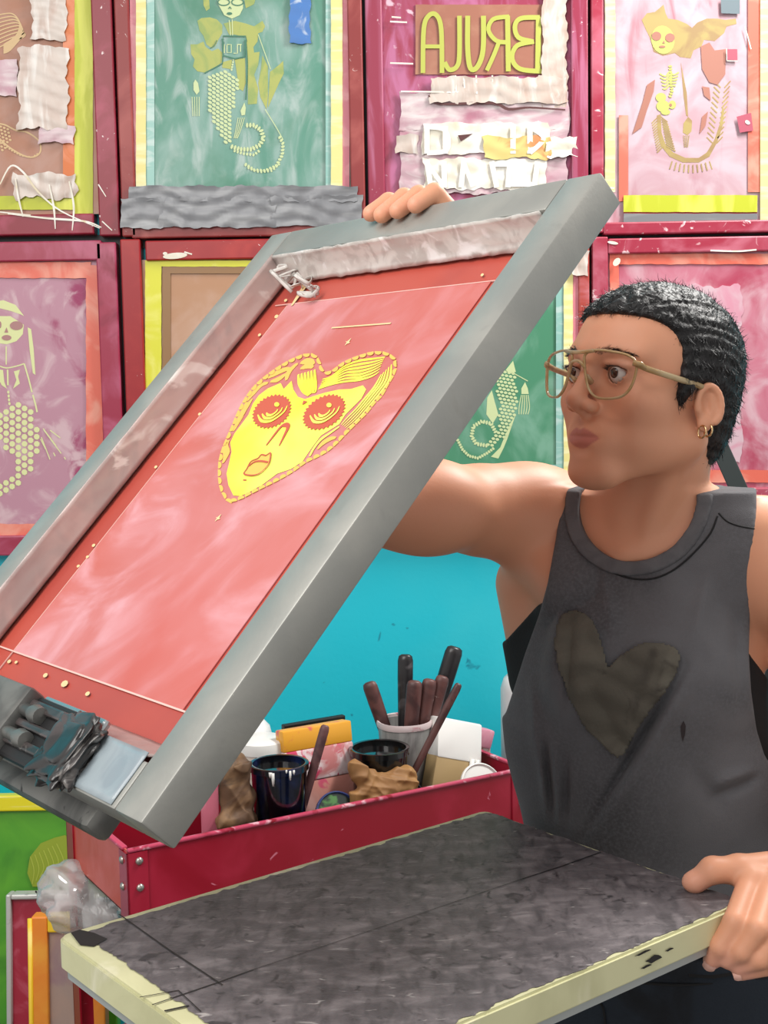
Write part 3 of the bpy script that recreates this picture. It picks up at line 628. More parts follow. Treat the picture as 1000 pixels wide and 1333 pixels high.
def fmap(off): return lambda px, py: onplane(px, py, F(0, 0, FT-off), fn)
m_edge = mat('pale_edge_line', (240, 196, 186), 0.5)
MB().box(F(0.06, 0.0935, FT-0.0016), fw*0.41, fl*0.0016, fn*0.001).build('emulsion_edge', m_edge, hs)
MB().box(F(0.06, 0.5665, FT-0.0016), fw*0.39, fl*0.0010, fn*0.001).build('emulsion_edge', m_edge, hs)
MB().box(F(0.424, 0.06, FT-0.0016), fw*0.0009, fl*0.505, fn*0.001).build('emulsion_edge', m_edge, hs)
# the tapes on the inner walls
def wallstrip(name, m, fn_uv, nu, nv, amp):
    vs = []; fs = []
    for i in range(nu+1):
        for j in range(nv+1):
            p, d = fn_uv(i/nu, j/nv); vs.append(p+d*abs(rng.normal(0, 1))*amp)
    for i in range(nu):
        for j in range(nv): fs.append((i*(nv+1)+j, i*(nv+1)+j+1, (i+1)*(nv+1)+j+1, (i+1)*(nv+1)+j))
    o = MB().add(vs, fs).build(name, m, hs, smooth=True); sm = o.modifiers.new('s', 'SOLIDIFY'); sm.thickness = 0.0008; return o
m_clearw = mat('cloudy_clear_tape', (222, 218, 212), 0.22, mix=[((198, 192, 186), (30, 30, 30), 0.52, 0.1, 5, 1.5), ((244, 242, 240), 24, 0.62, 0.06, 4, 1.5)])
m_clearp = mat('pinkish_clear_tape', (196, 172, 166), 0.22, mix=[((176, 160, 156), 12, 0.54, 0.12, 5, 1.5), ((226, 216, 210), (10, 24, 24), 0.66, 0.05, 4, 1)])
m_bluet = mat('bluish_clear_tape', (158, 170, 176), 0.25, mix=[((140, 152, 160), 20, 0.55, 0.12, 5, 1), ((196, 202, 206), 40, 0.68, 0.06, 4, 1)])
vt = FL_-FB
wallstrip('tape', m_clearw, lambda a, b: (F(FB+0.004+a*(FW_-2*FB-0.008), vt-0.002-0.010*b*b, -0.0015+b*(FT-0.002)), -fl), 50, 8, 0.0009)
wallstrip('tape', m_clearp, lambda a, b: (F(FW_-FB-0.002-0.004*b*b, FB+a*(FL_-2*FB), -0.0015+b*(FT-0.003)), -fw), 60, 7, 0.0006)
wallstrip('tape', m_bluet, lambda a, b: (F(0.045+a*0.075, FB+0.006-b*(FB+0.004), -0.0008), -fn), 12, 8, 0.0004)
wallstrip('tape', m_clearp, lambda a, b: (F(0.05+a*0.13, FB+0.004+0.02*b, 0.004+b*(FT-0.006)), -fn), 20, 6, 0.001)
# crumpled corner of tape
mb = MB()
for k in range(7):
    c = F(0.445-0.012*k+rng.uniform(-.006, .006), 0.600-0.004*k+rng.uniform(-.008, .008), 0.010+0.003*k); q = [c+rng.normal(0, 0.007, 3) for _ in range(5)]
    mb.tube(catmull(q, 4), 0.0022, 6, flat=(1, 0.3))
mb.build('tape_crumple', m_clearw, hs, smooth=True)
# heart face print
zH = Z(250, 420, 3.3333)
m_hy = mat('print_bright_yellow', (246, 240, 66), 0.45, mix=[((250, 246, 110), 8, 0.55, 0.15, 3, 0.5)])
m_hg = mat('print_gold', (238, 196, 92), 0.45)
m_hr = mat('print_gap_red', (206, 92, 66), 0.45)
outline = [(160, 775), (130, 735), (118, 690), (116, 640), (120, 595), (132, 550), (150, 505), (172, 455), (195, 400), (225, 340), (262, 288), (300, 250), (345, 215), (390, 185), (440, 158), (490, 140), (530, 142), (552, 165), (564, 198), (582, 216), (612, 208), (650, 180), (695, 158), (740, 142), (790, 130), (840, 133), (878, 155), (886, 190), (876, 225), (850, 270), (825, 315), (790, 352), (760, 390), (730, 420), (695, 455), (660, 490), (630, 522), (590, 556), (545, 582), (495, 606), (440, 645), (380, 680), (320, 710), (260, 740), (210, 765)]
oz = zH(outline); P = Print(fmap(0.0016), -fn)
sm_ = [(q[0], q[1]) for q in catmull([(a, b, 0) for a, b in oz], 6, True)]
cxm = sum(p[0] for p in sm_)/len(sm_); cym = sum(p[1] for p in sm_)/len(sm_)
acc = 0.0; pts_ = sm_+[sm_[0]]
for a, b in zip(pts_[:-1], pts_[1:]):
    d = math.hypot(b[0]-a[0], b[1]-a[1])
    while acc < d:
        t = acc/d; x, y = a[0]+(b[0]-a[0])*t, a[1]+(b[1]-a[1])*t; ang = math.atan2(b[1]-a[1], b[0]-a[0])
        P.poly([(x+4.6*math.cos(ang)*math.cos(th)-3.5*math.sin(ang)*math.sin(th), y+4.6*math.sin(ang)*math.cos(th)+3.5*math.cos(ang)*math.sin(th)) for th in np.linspace(-0.3, math.pi+0.3, 9)])
        acc += 10.2
    acc -= d
P.build('print_scallops', m_hg, hs)
P = Print(fmap(0.0016), -fn)
P.poly(zH([(180, 750), (158, 705), (150, 655), (162, 605), (172, 560), (166, 520), (185, 480), (215, 440), (245, 400), (265, 350), (290, 315), (330, 285), (385, 262), (398, 288), (432, 252), (440, 290), (460, 322), (490, 332), (530, 318), (580, 303), (640, 290), (690, 288), (742, 272), (756, 290), (735, 330), (700, 365), (665, 400), (640, 440), (600, 465), (560, 490), (530, 530), (500, 572), (480, 602), (430, 635), (370, 655), (310, 700), (250, 735), (210, 752)]))
# hair waves on the right lobe
def lerp_curves(Ta, Tb, n, amp, w):
    for k in range(n):
        t = k/(n-1); pts = [(a[0]*(1-t)+b_[0]*t, a[1]*(1-t)+b_[1]*t+amp*math.sin(i*1.9+k*0.5)) for i, (a, b_) in enumerate(zip(Ta, Tb))]; P.line(zH(pts), w)
lerp_curves([(566, 246), (604, 228), (660, 194), (720, 170), (780, 152), (838, 150)], [(548, 288), (612, 272), (672, 252), (728, 244), (782, 238), (812, 214)], 7, 6, [1.0, 2.4, 2.0, 2.8, 2.2, 1.0])
lerp_curves([(866, 182), (858, 240), (822, 300), (776, 355), (724, 412), (672, 462)], [(822, 222), (792, 280), (752, 328), (712, 372), (672, 416), (648, 446)], 5, 3, [1.0, 2.6, 2.6, 2.2, 1.6, 0.8])
for k in range(6): P.line(zH([(462+k*14, 225-k*4), (466+k*14, 262), (482+k*11, 300), (505+k*4, 318-k*3)]), [1.6, 2.9, 1.8, 0.8])
P.line(zH([(640, 452), (600, 480), (560, 508), (530, 545), (512, 580)]), [2, 4, 2])
P.build('print_face', m_hy, hs)
P = Print(fmap(0.0016), -fn)
for (a, b, c, d) in (((180, 470), (205, 420), (228, 370), (235, 345)), ((240, 340), (262, 310), (300, 272), (330, 262)), ((330, 240), (360, 222), (400, 205), (430, 200)), ((340, 255), (375, 245), (395, 232), (410, 220)), ((410, 250), (420, 215), (445, 188), (460, 180)), ((470, 200), (490, 190), (510, 188), (525, 195)), ((470, 175), (490, 168), (515, 170), (530, 180)), ((190, 450), (215, 400), (240, 360), (262, 330)), ((135, 610), (150, 570), (145, 540), (160, 510)), ((545, 550), (570, 522), (600, 505), (625, 500))):
    P.line(zH([a, b, c, d]), [2, 6.5, 5.5, 2])
P.build('print_hair_band', m_hg, hs)
P = Print(fmap(0.0022), -fn)
P.poly(zH(ellpts(346, 385, 88, 64, -32, 60, 0.06))).poly(zH(ellpts(573, 388, 98, 64, -32, 60, 0.06)))
P.line(zH([(322, 532), (345, 502), (385, 452), (405, 443), (417, 452), (400, 490), (378, 534)]), [1.2, 2.2, 3.0, 4.5, 3.6, 2.6, 1])
P.poly(zH([(478, 356), (484, 338), (500, 342), (488, 352)])).line(zH([(222, 682), (235, 683)]), 1.2)
P.build('print_eye_sockets', m_hr, hs)
P = Print(fmap(0.0028), -fn)
for (cx, cy) in ((346, 385), (573, 388)):
    for r in (1.05, 0.72, 0.40): P.line(zH([(cx-58*r, cy+14*r), (cx-40*r, cy+40*r), (cx, cy+38*r), (cx+48*r, cy+4*r), (cx+64*r, cy-24*r)]), [0.8, 2.4, 2.6, 2.2, 0.8])
    P.poly(zH(ellpts(cx+22, cy-30, 11, 10)))
P.build('print_eyes', m_hy, hs)
P = Print(fmap(0.0022), -fn)
P.poly(zH([(238, 632), (255, 602), (285, 588), (300, 572), (320, 575), (340, 565), (335, 605), (318, 632), (290, 655), (258, 662), (225, 655)])); P.build('print_lips', m_hg, hs)
P = Print(fmap(0.0028), -fn)
P.line(zH([(238, 632), (255, 602), (285, 588), (300, 572), (320, 575), (340, 565), (335, 605), (318, 632), (290, 655), (258, 662), (225, 655)]), 1.2, True).line(zH([(245, 622), (270, 604), (298, 600), (328, 605)]), 1.6); P.build('print_lip_line', m_hr, hs)
P = Print(fmap(0.0018), -fn)
for (x, y, r) in ((453, 445, 3.2), (284, 674, 3.2)): P.poly([(x-r*1.4, y+r*1.6), (x-r*.2, y-r*.3), (x+r*1.4, y-r*1.6), (x+r*.4, y+r*.2)]).poly([(x-r, y-r*.3), (x+r, y+r*.2), (x, y+r*.8)])
for (x, y, r) in ((59, 879, 3), (84, 890, 4.5), (114, 903, 3), (12, 861, 2.5), (21, 862, 2), (360, 412, 2.5), (338, 436, 2), (372, 391, 2), (260, 539, 2), (122, 710, 2.2), (102, 737, 2), (114, 725, 2), (203, 608, 2), (628, 358, 2)): P.poly(ellpts(x, y, r*1.2, r*0.8, -40, 8))
P.line([(432, 427), (470, 424), (509, 421)], 1.3).line([(380, 398), (392, 380), (404, 362)], [2, 5, 7])
P.build('registration_mark', mat('mark_peach', (246, 214, 160), 0.5), hs)

# ------------------------------------------------------------------ platen and press
PL = np.array([-0.3136, 1.191, 1.0406]); pa = np.array([math.cos(.675), math.sin(.675), 0]); pb = np.array([math.sin(.675), -math.cos(.675), 0]); PA, PB, PT = 0.5478, 0.3729, 0.03
def plp(a, b, z=0): return PL+pa*a+pb*b+np.array([0, 0, z])
def rrect(a0, b0, a1, b1, r, n=6, wob=0.0):
    out = []
    for (ca, cb, t0) in ((a1-r, b1-r, 0), (a0+r, b1-r, 90), (a0+r, b0+r, 180), (a1-r, b0+r, 270)):
        for k in range(n+1):
            t = math.radians(t0+90*k/n); out.append((ca+r*math.cos(t), cb+r*math.sin(t)))
    if wob:
        o2 = []; ww = np.zeros(2)
        for i in range(len(out)):
            p, q = np.array(out[i]), np.array(out[(i+1) % len(out)]); m = max(1, int(np.linalg.norm(q-p)/0.004))
            for k in range(m): ww = 0.6*ww+0.8*rng.normal(0, wob, 2); o2.append(tuple(p+(q-p)*k/m+ww))
        out = o2
    return out
pl = empty('platen', plp(PA/2, PB/2, -PT), 'cream edged printing platen with a worn black ink top in the foreground', 'platen')
m_pcream = mat('cream_platen_edge', (222, 220, 176), 0.4, mix=[((206, 204, 160), 12, 0.55, 0.12, 5, 0.6), ((240, 236, 206), 9, 0.64, 0.06, 4, 1), ((60, 54, 44), 26, 0.76, 0.02, 5, 1)])
m_pink_ = mat('worn_black_ink', (112, 105, 108), 0.5, mix=[((84, 78, 81), 5, 0.5, 0.22, 9, 0.8), ((138, 130, 132), (26, 60, 30), 0.58, 0.2, 12, 0.6), ((72, 67, 70), (70, 30, 30), 0.58, 0.2, 12, 0.6), ((178, 172, 170), (40, 130, 30), 0.70, 0.06, 10, 0.8), ((58, 53, 56), 60, 0.64, 0.08, 9, 0.8)], bump=0.3, bscale=220, rot=-0.675)
bm = bmesh.new(); rr = rrect(0, 0, PA, PB, 0.012); f0 = bm.faces.new([bm.verts.new(Vector(plp(a, b, -PT))) for a, b in rr]); e = bmesh.ops.extrude_face_region(bm, geom=[f0])
for v in [g for g in e['geom'] if isinstance(g, bmesh.types.BMVert)]: v.co.z += PT
bmesh.ops.recalc_face_normals(bm, faces=bm.faces); bmesh.ops.bevel(bm, geom=[e_ for e_ in bm.edges if abs(e_.verts[0].co.z-e_.verts[1].co.z) < 1e-5], offset=0.0025, segments=2, affect='EDGES')
me = bpy.data.meshes.new('board'); bm.to_mesh(me); bm.free(); link('board', me, m_pcream, pl)
MB().poly([plp(a, b, 0.0006) for a, b in rrect(0.020, 0.010, PA-0.003, PB-0.005, 0.010, 6, 0.0013)]).build('ink_surface', m_pink_, pl)
bm = bmesh.new(); rr = rrect(0.004, 0.004, PA-0.004, PB-0.004, 0.012); f0 = bm.faces.new([bm.verts.new(Vector(plp(a, b, -PT-0.008))) for a, b in rr]); e = bmesh.ops.extrude_face_region(bm, geom=[f0])
for v in [g for g in e['geom'] if isinstance(g, bmesh.types.BMVert)]: v.co.z += 0.0079
bmesh.ops.recalc_face_normals(bm, faces=bm.faces); me = bpy.data.meshes.new('backing_plate'); bm.to_mesh(me); bm.free(); link('backing_plate', me, mat('grey_backing', (186, 192, 190), 0.4, metal=0.3), pl)
def pmap(px, py): return atZ(px, py, 1.0406+0.0012)
P = Print(pmap, np.array([0, 0, 1.0])); m_dark = mat('black_marker', (24, 21, 22), 0.5)
P.line([(155, 1190), (220, 1236), (290, 1282)], 2, smooth=False).line([(182, 1298), (232, 1289)], 2, smooth=False).line([(198, 1308), (280, 1280), (330, 1262)], 2.2, smooth=False).line([(214, 1316), (246, 1309)], 4, smooth=False).line([(232, 1289), (262, 1317)], 1.6, smooth=False)
P.line([(680, 1144), (730, 1128), (783, 1109)], 2, smooth=False).line([(330, 1262), (480, 1212), (680, 1144)], 1.0, smooth=False)
P.build('guide_line', m_dark, pl)
P = Print(lambda px, py: atZ(px, py, 1.0406+0.0010), np.array([0, 0, 1.0]))
P.poly([(92, 1214), (104, 1210), (122, 1214), (140, 1222), (122, 1232), (104, 1230)])
for (x, y, a, b) in ((850, 1243, 14, 5), (838, 1240, 10, 1.6), (860, 1238, 8, 2)):
    pass
P.build('ink_blot', m_dark, pl)
# ink knocks on the near edge of the board
mb = MB()
for (x, y, rx, ry) in ((852, 1248, 11, 4), (838, 1240, 12, 1.4), (842, 1258, 8, 1.5), (872, 1236, 6, 1.4)):
    nn = pb; mb.poly([onplane(px, py, plp(0, PB, 0)+pb*0.0012, nn) for px, py in ellpts(x, y, rx, ry, -25, 9, 0.18)])
mb.build('edge_chip', m_dark, pl)
# press: column, arm and hinge below the board
ps = empty('press_stand', plp(PA/2-0.05, PB/2, -1.0406), 'black steel press stand under the platen', 'press')
m_steel = mat('dark_steel', (46, 46, 48), 0.4, metal=0.6)
cpt = plp(PA/2-0.05, PB/2, 0)
MB().box((cpt[0]-0.04, cpt[1]-0.04, 0.02), (0.08, 0, 0), (0, 0.08, 0), (0, 0, 0.95), 0.004).build('column', m_steel, ps)
MB().box(np.array([cpt[0], cpt[1], 0])-pa*0.2-pb*0.16, pa*0.36, pb*0.32, (0, 0, 0.02), 0.004).build('base_plate', m_steel, ps)
MB().box(plp(-0.10, PB/2-0.03, -PT-0.008-0.034), pa*0.55, pb*0.06, (0, 0, 0.034), 0.003).build('arm', m_steel, ps)
hp = F(FW_*1.05, -0.02, FT+0.02)
a0 = plp(-0.08, PB/2, -PT-0.03)
MB().tube([a0, a0-pa*0.16, np.array([hp[0]-0.12, hp[1]-0.05, hp[2]-0.1]), hp], 0.016, 12).build('riser', m_steel, ps, smooth=True)
# clamp that grips the lower rail
cl = empty('screen_clamp', F(0.35, 0, FT), 'grimy grey steel clamp gripping the lower rail of the raised screen', 'clamp')
m_clamp = mat('worn_grey_steel', (128, 128, 124), 0.4, metal=0.5, mix=[((92, 92, 90), 14, 0.52, 0.12, 5, 1), ((30, 30, 30), 30, 0.68, 0.04, 5, 1.5), ((210, 208, 204), 60, 0.74, 0.02, 3, 1)])
m_grime = mat('black_grime', (34, 32, 32), 0.3, mix=[((120, 116, 112), 30, 0.64, 0.05, 5, 2), ((70, 62, 62), 14, 0.55, 0.1, 4, 1)], coat=0.3)
MB().box(F(0.122, -0.016, FT+0.002), fw*0.40, fl*0.075, fn*0.026, 0.006).build('back_plate', m_clamp, cl, smooth='auto')
MB().box(F(0.222, -0.012, -0.022), fw*0.28, fl*0.066, fn*0.021, 0.005).build('jaw', m_clamp, cl, smooth='auto')
mb = MB(); 
bmx = bmesh.new(); bmesh.ops.create_icosphere(bmx, subdivisions=5, radius=1); rg0 = np.random.RandomState(8); dd0 = [(nrm(rg0.normal(0, 1, 3)), rg0.uniform(3, 9), rg0.uniform(0, 6), rg0.uniform(.05, .14)) for _ in range(12)]
vv0 = []
for v in bmx.verts:
    q = np.array(v.co); n_0 = 1.0
    for a_, fr_, ph_, am_ in dd0: n_0 += am_*abs(math.sin(fr_*np.dot(q, a_)+ph_))-am_*0.5
    q = np.sign(q)*np.abs(q)**0.55*n_0; vv0.append(F(0.132+q[0]*0.026, 0.022+q[1]*0.026, -0.008+q[2]*0.0075))
bmx.verts.index_update(); mb.add(vv0, [[v.index for v in f.verts] for f in bmx.faces]); bmx.free(); mb.build('grip_pad', m_grime, cl, smooth=True)
MB().box(F(0.155, -0.004, -0.010), fw*0.07, fl*0.056, fn*0.0095, 0.003).build('recess', m_black, cl)
for (v0_, w0_) in ((0.006, 0.008), (0.022, 0.007), (0.038, 0.009)): MB().box(F(0.158, v0_, -0.0145), fw*0.065, fl*w0_, fn*0.005, 0.002).build('grip_bar', m_grime, cl)
for (u, v) in ((0.19, 0.036), (0.185, 0.014)):
    MB().lathe(F(u, v, -0.014), [(0.0, 0), (0.007, 0.001), (0.008, 0.012), (0.0055, 0.02), (0.0055, 0.04)], axis=fw, seg=14).build('bolt', m_clamp, cl, smooth='auto')
MB().box(F(0.115, 0.040, -0.006), fw*0.11, fl*0.016, fn*0.007, 0.003).build('rail_lip', mat('bare_bright_steel', (190, 196, 198), 0.25, metal=0.8), cl)
# ------------------------------------------------------------------ red tool cart
CF = atY(166, 1108, 1.95); CZ = CF[2]; cdx = nrm([0.855, 0.518, 0]); cex = nrm([-0.518, 0.855, 0]); zz = np.array([0, 0, 1.0])
def cart_s(px, t):
    b = CF+cex*t; r = ray(px, 1030); k = r[0]/r[1]; return (k*b[1]-b[0])/(cdx[0]-k*cdx[1])
CS = cart_s(684, 0); CD = 0.29; CH = 0.106
def K(s, t, z=0): return CF+cdx*s+cex*t+zz*z
m_cart = mat('red_cart_enamel', (156, 16, 40), 0.32, mix=[((176, 34, 60), 7, 0.56, 0.12, 4, 0.6), ((214, 120, 140), 40, 0.72, 0.03, 4, 1), ((240, 228, 228), 26, 0.77, 0.012, 3, 1)], coat=0.2)
m_cart2 = mat('faded_cart_enamel', (196, 74, 56), 0.4, mix=[((206, 96, 90), 10, 0.55, 0.12, 4, 0.6), ((240, 220, 215), 30, 0.76, 0.02, 3, 1)])
m_rim = mat('pink_worn_rim', (196, 70, 100), 0.35, mix=[((232, 180, 192), 30, 0.6, 0.06, 5, 1), ((150, 20, 45), 20, 0.6, 0.06, 4, 1)])
m_rivet = mat('zinc_rivet', (190, 184, 176), 0.3, metal=0.8)
ct = empty('tool_cart', (K(CS/2, CD/2)[0], K(CS/2, CD/2)[1], 0), 'red steel tool cart loaded with inks behind the platen', 'cart')
def tray(zt, nm, mm):
    t_ = 0.0025
    MB().box(K(0, 0, zt-CH-CZ*0), cdx*CS, cex*CD, zz*t_).build(nm+'_floor', mm, ct) if False else None
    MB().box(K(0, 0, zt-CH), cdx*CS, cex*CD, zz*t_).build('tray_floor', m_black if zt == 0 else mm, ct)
    MB().box(K(0, 0, zt-CH), cdx*CS, cex*t_, zz*CH).build('tray_side', mm, ct)
    MB().box(K(0, CD-t_, zt-CH), cdx*CS, cex*t_, zz*CH).build('tray_side', mm, ct)
    MB().box(K(0, 0, zt-CH), cdx*t_, cex*CD, zz*CH).build('tray_side', m_cart2, ct)
    MB().box(K(CS-t_, 0, zt-CH), cdx*t_, cex*CD, zz*CH).build('tray_side', mm, ct)
tray(0, 'top', m_cart); tray(-0.42, 'low', m_cart2)
for (s0, t0, ds, dt) in ((0.0, -0.004, CS, 0.010), (0.0, CD-0.006, CS, 0.010), (-0.004, 0.015, 0.010, CD-0.02), (CS-0.006, 0.0, 0.010, CD)):
    MB().box(K(s0, t0, -0.003), cdx*ds, cex*dt, zz*0.006, 0.0025).build('rim', m_rim, ct, smooth='auto')
for (s, t, sd, td) in ((-0.003, -0.003, 1, 1), (CS+0.003, -0.003, -1, 1), (-0.003, CD+0.003, 1, -1), (CS+0.003, CD+0.003, -1, -1)):
    mb = MB(); zb = -CZ
    mb.box(K(s, t, zb), cdx*0.034*sd, cex*0.003*td, zz*(CZ-0.004)); mb.box(K(s, t, zb), cdx*0.003*sd, cex*0.034*td, zz*(CZ-0.004))
    mb.build('leg', m_cart, ct)
for s in (0.017, CS-0.012):
    for z in (-0.018, -0.060):
        MB().lathe(K(s, -0.003, z), [(0.0062, 0), (0.0062, 0.001), (0.0045, 0.0035), (0.0015, 0.0045)], axis=-cex, seg=14).build('rivet', m_rivet, ct, smooth=True)
for t in (0.017,):
    for z in (-0.018, -0.060):
        MB().lathe(K(-0.003, t, z), [(0.0062, 0), (0.0062, 0.001), (0.0045, 0.0035), (0.0015, 0.0045)], axis=-cdx, seg=14).build('rivet', m_rivet, ct, smooth=True)
TF = -CH+0.003          # tray floor
def kpx(px, t): s = cart_s(px, t); return s, K(s, t)
def ztop(px, py, t):
    s, p = kpx(px, t); r = ray(px, py); return (CAM+r*(p[1]/r[1]))[2]
def wid(npx, p): return npx*p[1]/FPX

# blue-black ink tub
m_inkb = mat('navy_ink_tub', (14, 20, 46), 0.15, mix=[((24, 40, 84), 12, 0.58, 0.08, 5, 1), ((8, 8, 14), 8, 0.55, 0.1, 4, 1)], coat=0.5)
m_inkk = mat('wet_black_ink', (10, 10, 12), 0.1, coat=0.6)
m_whitegl = mat('white_gloss_paint', (240, 238, 234), 0.25)
def tub(name, label, px, t, wpx, ytop, mm, mink, parts=True, lipr=1.07, taper=0.86, group=None):
    s, p = kpx(px, t); r = wid(wpx, p)/2; zt = ztop(px, ytop, t); b = K(s, t, TF+0.0005); h = zt-b[2]
    root = empty(name, b, label, 'tub', group)
    MB().lathe(b, [(r*taper*0.94, 0), (r*taper, 0.003), (r*0.99, h-0.012), (r*lipr, h-0.011), (r*lipr, h-0.001), (r*lipr-0.002, h), (r-0.003, h-0.001), (r-0.004, h-0.014)], seg=36).build('body', mm, root, smooth='auto')
    MB().lathe(b, [(r-0.0038, h-0.016), (r-0.0038, h-0.012)], seg=36).build('ink', mink, root)
    return root, b, r, h
r1, b1, rr1, h1 = tub('ink_tub', 'navy blue ink tub with white drips holding a brown stick', 364, 0.062, 75, 992, m_inkb, m_inkk, group='open ink tubs on the cart')
mb = MB()
vdir = nrm([-b1[0], -b1[1], 0]); vs_ = np.cross(vdir, zz)
for (off, z0, z1, w) in ((-0.010, h1-0.004, h1-0.026, 0.005), (-0.014, h1-0.003, h1-0.012, 0.006), (0.018, h1-0.002, h1-0.018, 0.004), (0.024, h1-0.002, h1-0.010, 0.004), (0.012, h1+0.0, h1-0.007, 0.003)):
    c = b1-vs_*off; dd = math.sqrt(max(1e-6, (rr1*1.08)**2-off**2)); mb.tube([c+vdir*dd+zz*z0, c+vdir*dd*0.985+zz*(z0+z1)/2, c+vdir*dd*0.95+zz*z1], [w*0.5, w*0.5, w*0.35], 8)
mb.build('paint_drip', m_whitegl, r1, smooth=True)
r2_, b2, rr2, h2 = tub('ink_tub', 'glossy black ink tub in the middle of the cart', 495, 0.10, 76, 972, mat('black_plastic_tub', (16, 16, 17), 0.18, coat=0.5), m_inkk, group='open ink tubs on the cart')
# stick in the navy tub
m_stick = mat('inky_wood_stick', (104, 66, 66), 0.5, mix=[((74, 44, 48), 18, 0.52, 0.1, 5, 1), ((150, 108, 100), 40, 0.66, 0.05, 4, 1)])
def stick(name, label, a, b, w, th, m, group=None, cat='spatula', wtop=1.15):
    a, b = np.array(a), np.array(b); ax = nrm(b-a); sd = nrm(np.cross(ax, [0.1, 1, 0.05])); L = np.linalg.norm(b-a)
    nf = np.cross(sd, ax); mb = MB(); vs = []; fs = []; seg = 12; st = [(0, .8), (.03, 1), (.5, 1.0), (.85, wtop), (.96, wtop*1.0), (.99, wtop*.86), (1, wtop*.55)]
    mb.tube([a+ax*L*t for t, _ in st], [w/2*k for _, k in st], seg, flat=None)
    c0 = np.array(a)
    mb.v = [tuple(np.array(v)-nf*np.dot(np.array(v)-c0, nf)*(1-th/w)) for v in mb.v]
    o = mb.build(name, m, None, smooth=True); tag(o, label, cat, group); return o
p0 = b1+np.array([0.012, 0.0, 0.012]); top_ = atY(424, 944, b1[1]+0.03)
stick('stir_stick', 'inky brown stir stick leaning in the navy ink tub', p0, top_, 0.014, 0.008, m_stick)
# white tub behind (partly hidden by the frame)
s, p = kpx(342, 0.19); b = K(s, 0.19, TF+0.0005); r = wid(66, p)/2; h = ztop(342, 962, 0.19)-b[2]
rt = empty('paint_tub', b, 'white lidded paint tub behind the navy ink tub', 'tub')
MB().lathe(b, [(r*0.9, 0), (r, 0.004), (r, h-0.020)], seg=36).build('body', mat('cloudy_tub', (222, 212, 200), 0.35, mix=[((196, 170, 150), 20, 0.6, 0.08, 4, 1)]), rt, smooth='auto')
MB().lathe(b+zz*(h-0.020), [(r*1.05, 0), (r*1.06, 0.010), (r*1.02, 0.019), (r*0.9, 0.022)], seg=36).build('lid', mat('white_lid', (234, 234, 230), 0.35), rt, smooth='auto')
# white bag / bottle behind lid
s, p = kpx(338, 0.25); b = K(s, 0.25, TF+0.0005); r = wid(40, p)/2; h = ztop(338, 915, 0.25)-b[2]
rt = empty('squeeze_bottle', b, 'white squeeze bottle mostly hidden behind the aluminium frame', 'bottle')
MB().lathe(b, [(r*0.9, 0), (r, 0.005), (r, h*0.72), (r*0.8, h*0.82), (r*0.34, h*0.88)], seg=24).build('body', mat('white_plastic', (228, 230, 230), 0.35), rt, smooth='auto')
MB().lathe(b+zz*(h*0.88), [(r*0.42, 0), (r*0.42, h*0.04), (r*0.15, h*0.07), (r*0.08, h*0.12)], seg=16).build('nozzle', mat('white_plastic', (228, 230, 230), 0.35), rt, smooth='auto')
# crumpled rags and cardboard
m_rag = mat('brown_stained_rag', (92, 66, 46), 0.7, mix=[((134, 102, 70), 14, 0.54, 0.1, 5, 1), ((36, 26, 22), 12, 0.6, 0.08, 5, 1)])
m_card = mat('tan_leather_glove', (166, 122, 72), 0.65, mix=[((140, 98, 56), 10, 0.55, 0.12, 4, 1), ((28, 22, 20), 30, 0.72, 0.03, 3, 1)])
def folded(name, label, cat, t, folds, m, k):
    P_ = []
    for (xa, ya, xb, yb, r, dt) in folds:
        a_ = kpx(xa, t+dt)[1]; b_ = kpx(xb, t+dt)[1]; P_.append((atY(xa, ya, a_[1]), atY(xb, yb, b_[1]), r))
    zf = CF[2]+TF+0.001
    lo = np.min([np.minimum(a, b)-r for a, b, r in P_], 0)-0.01; hi = np.max([np.maximum(a, b)+r for a, b, r in P_], 0)+0.01; lo[2] = zf-0.004
    f_ = Field(lo, hi, 0.0016)
    for a_, b_, r in P_:
        q_ = [max(v[2], zf+r*0.6) for v in (a_, b_)]; a_ = np.array([a_[0], a_[1], q_[0]]); b_ = np.array([b_[0], b_[1], q_[1]]); f_.apply(cap(a_, b_, r), k)
    rgf = np.random.RandomState(len(label)); X_g, Y_g, Z_g = f_.ax[0][:, None, None], f_.ax[1][None, :, None], f_.ax[2][None, None, :]
    for _ in range(5):
        dv = nrm(rgf.normal(0, 1, 3))*rgf.uniform(60, 130); dv2 = nrm(rgf.normal(0, 1, 3))*120; ph = rgf.uniform(0, 6)
        f_.a += (0.0024*np.abs(np.sin(X_g*dv[0]+Y_g*dv[1]+Z_g*dv[2]+ph+1.2*np.sin(X_g*dv2[0]+Y_g*dv2[1]+Z_g*dv2[2])))-0.0016).astype(np.float32)
    f_.apply((lo, hi, lambda x, y, z: zf-z+0*x+0*y), 0.001, 'isect')
    V_, Q_ = f_.mesh(); o = nparr_mesh(name, smooth_mesh(V_, Q_, 1), Q_, m, None); tag(o, label, cat); return o
folded('rag', 'crumpled dark brown rag between the frame corner and navy tub', 'rag', 0.055, [(300, 1000, 297, 1062, 0.012, 0.0), (308, 985, 310, 1070, 0.010, 0.012), (318, 1000, 322, 1068, 0.011, 0.0), (292, 1072, 322, 1066, 0.011, -0.012), (300, 1030, 318, 1040, 0.013, 0.004), (294, 1078, 326, 1078, 0.010, 0.0)], m_rag, 0.016)
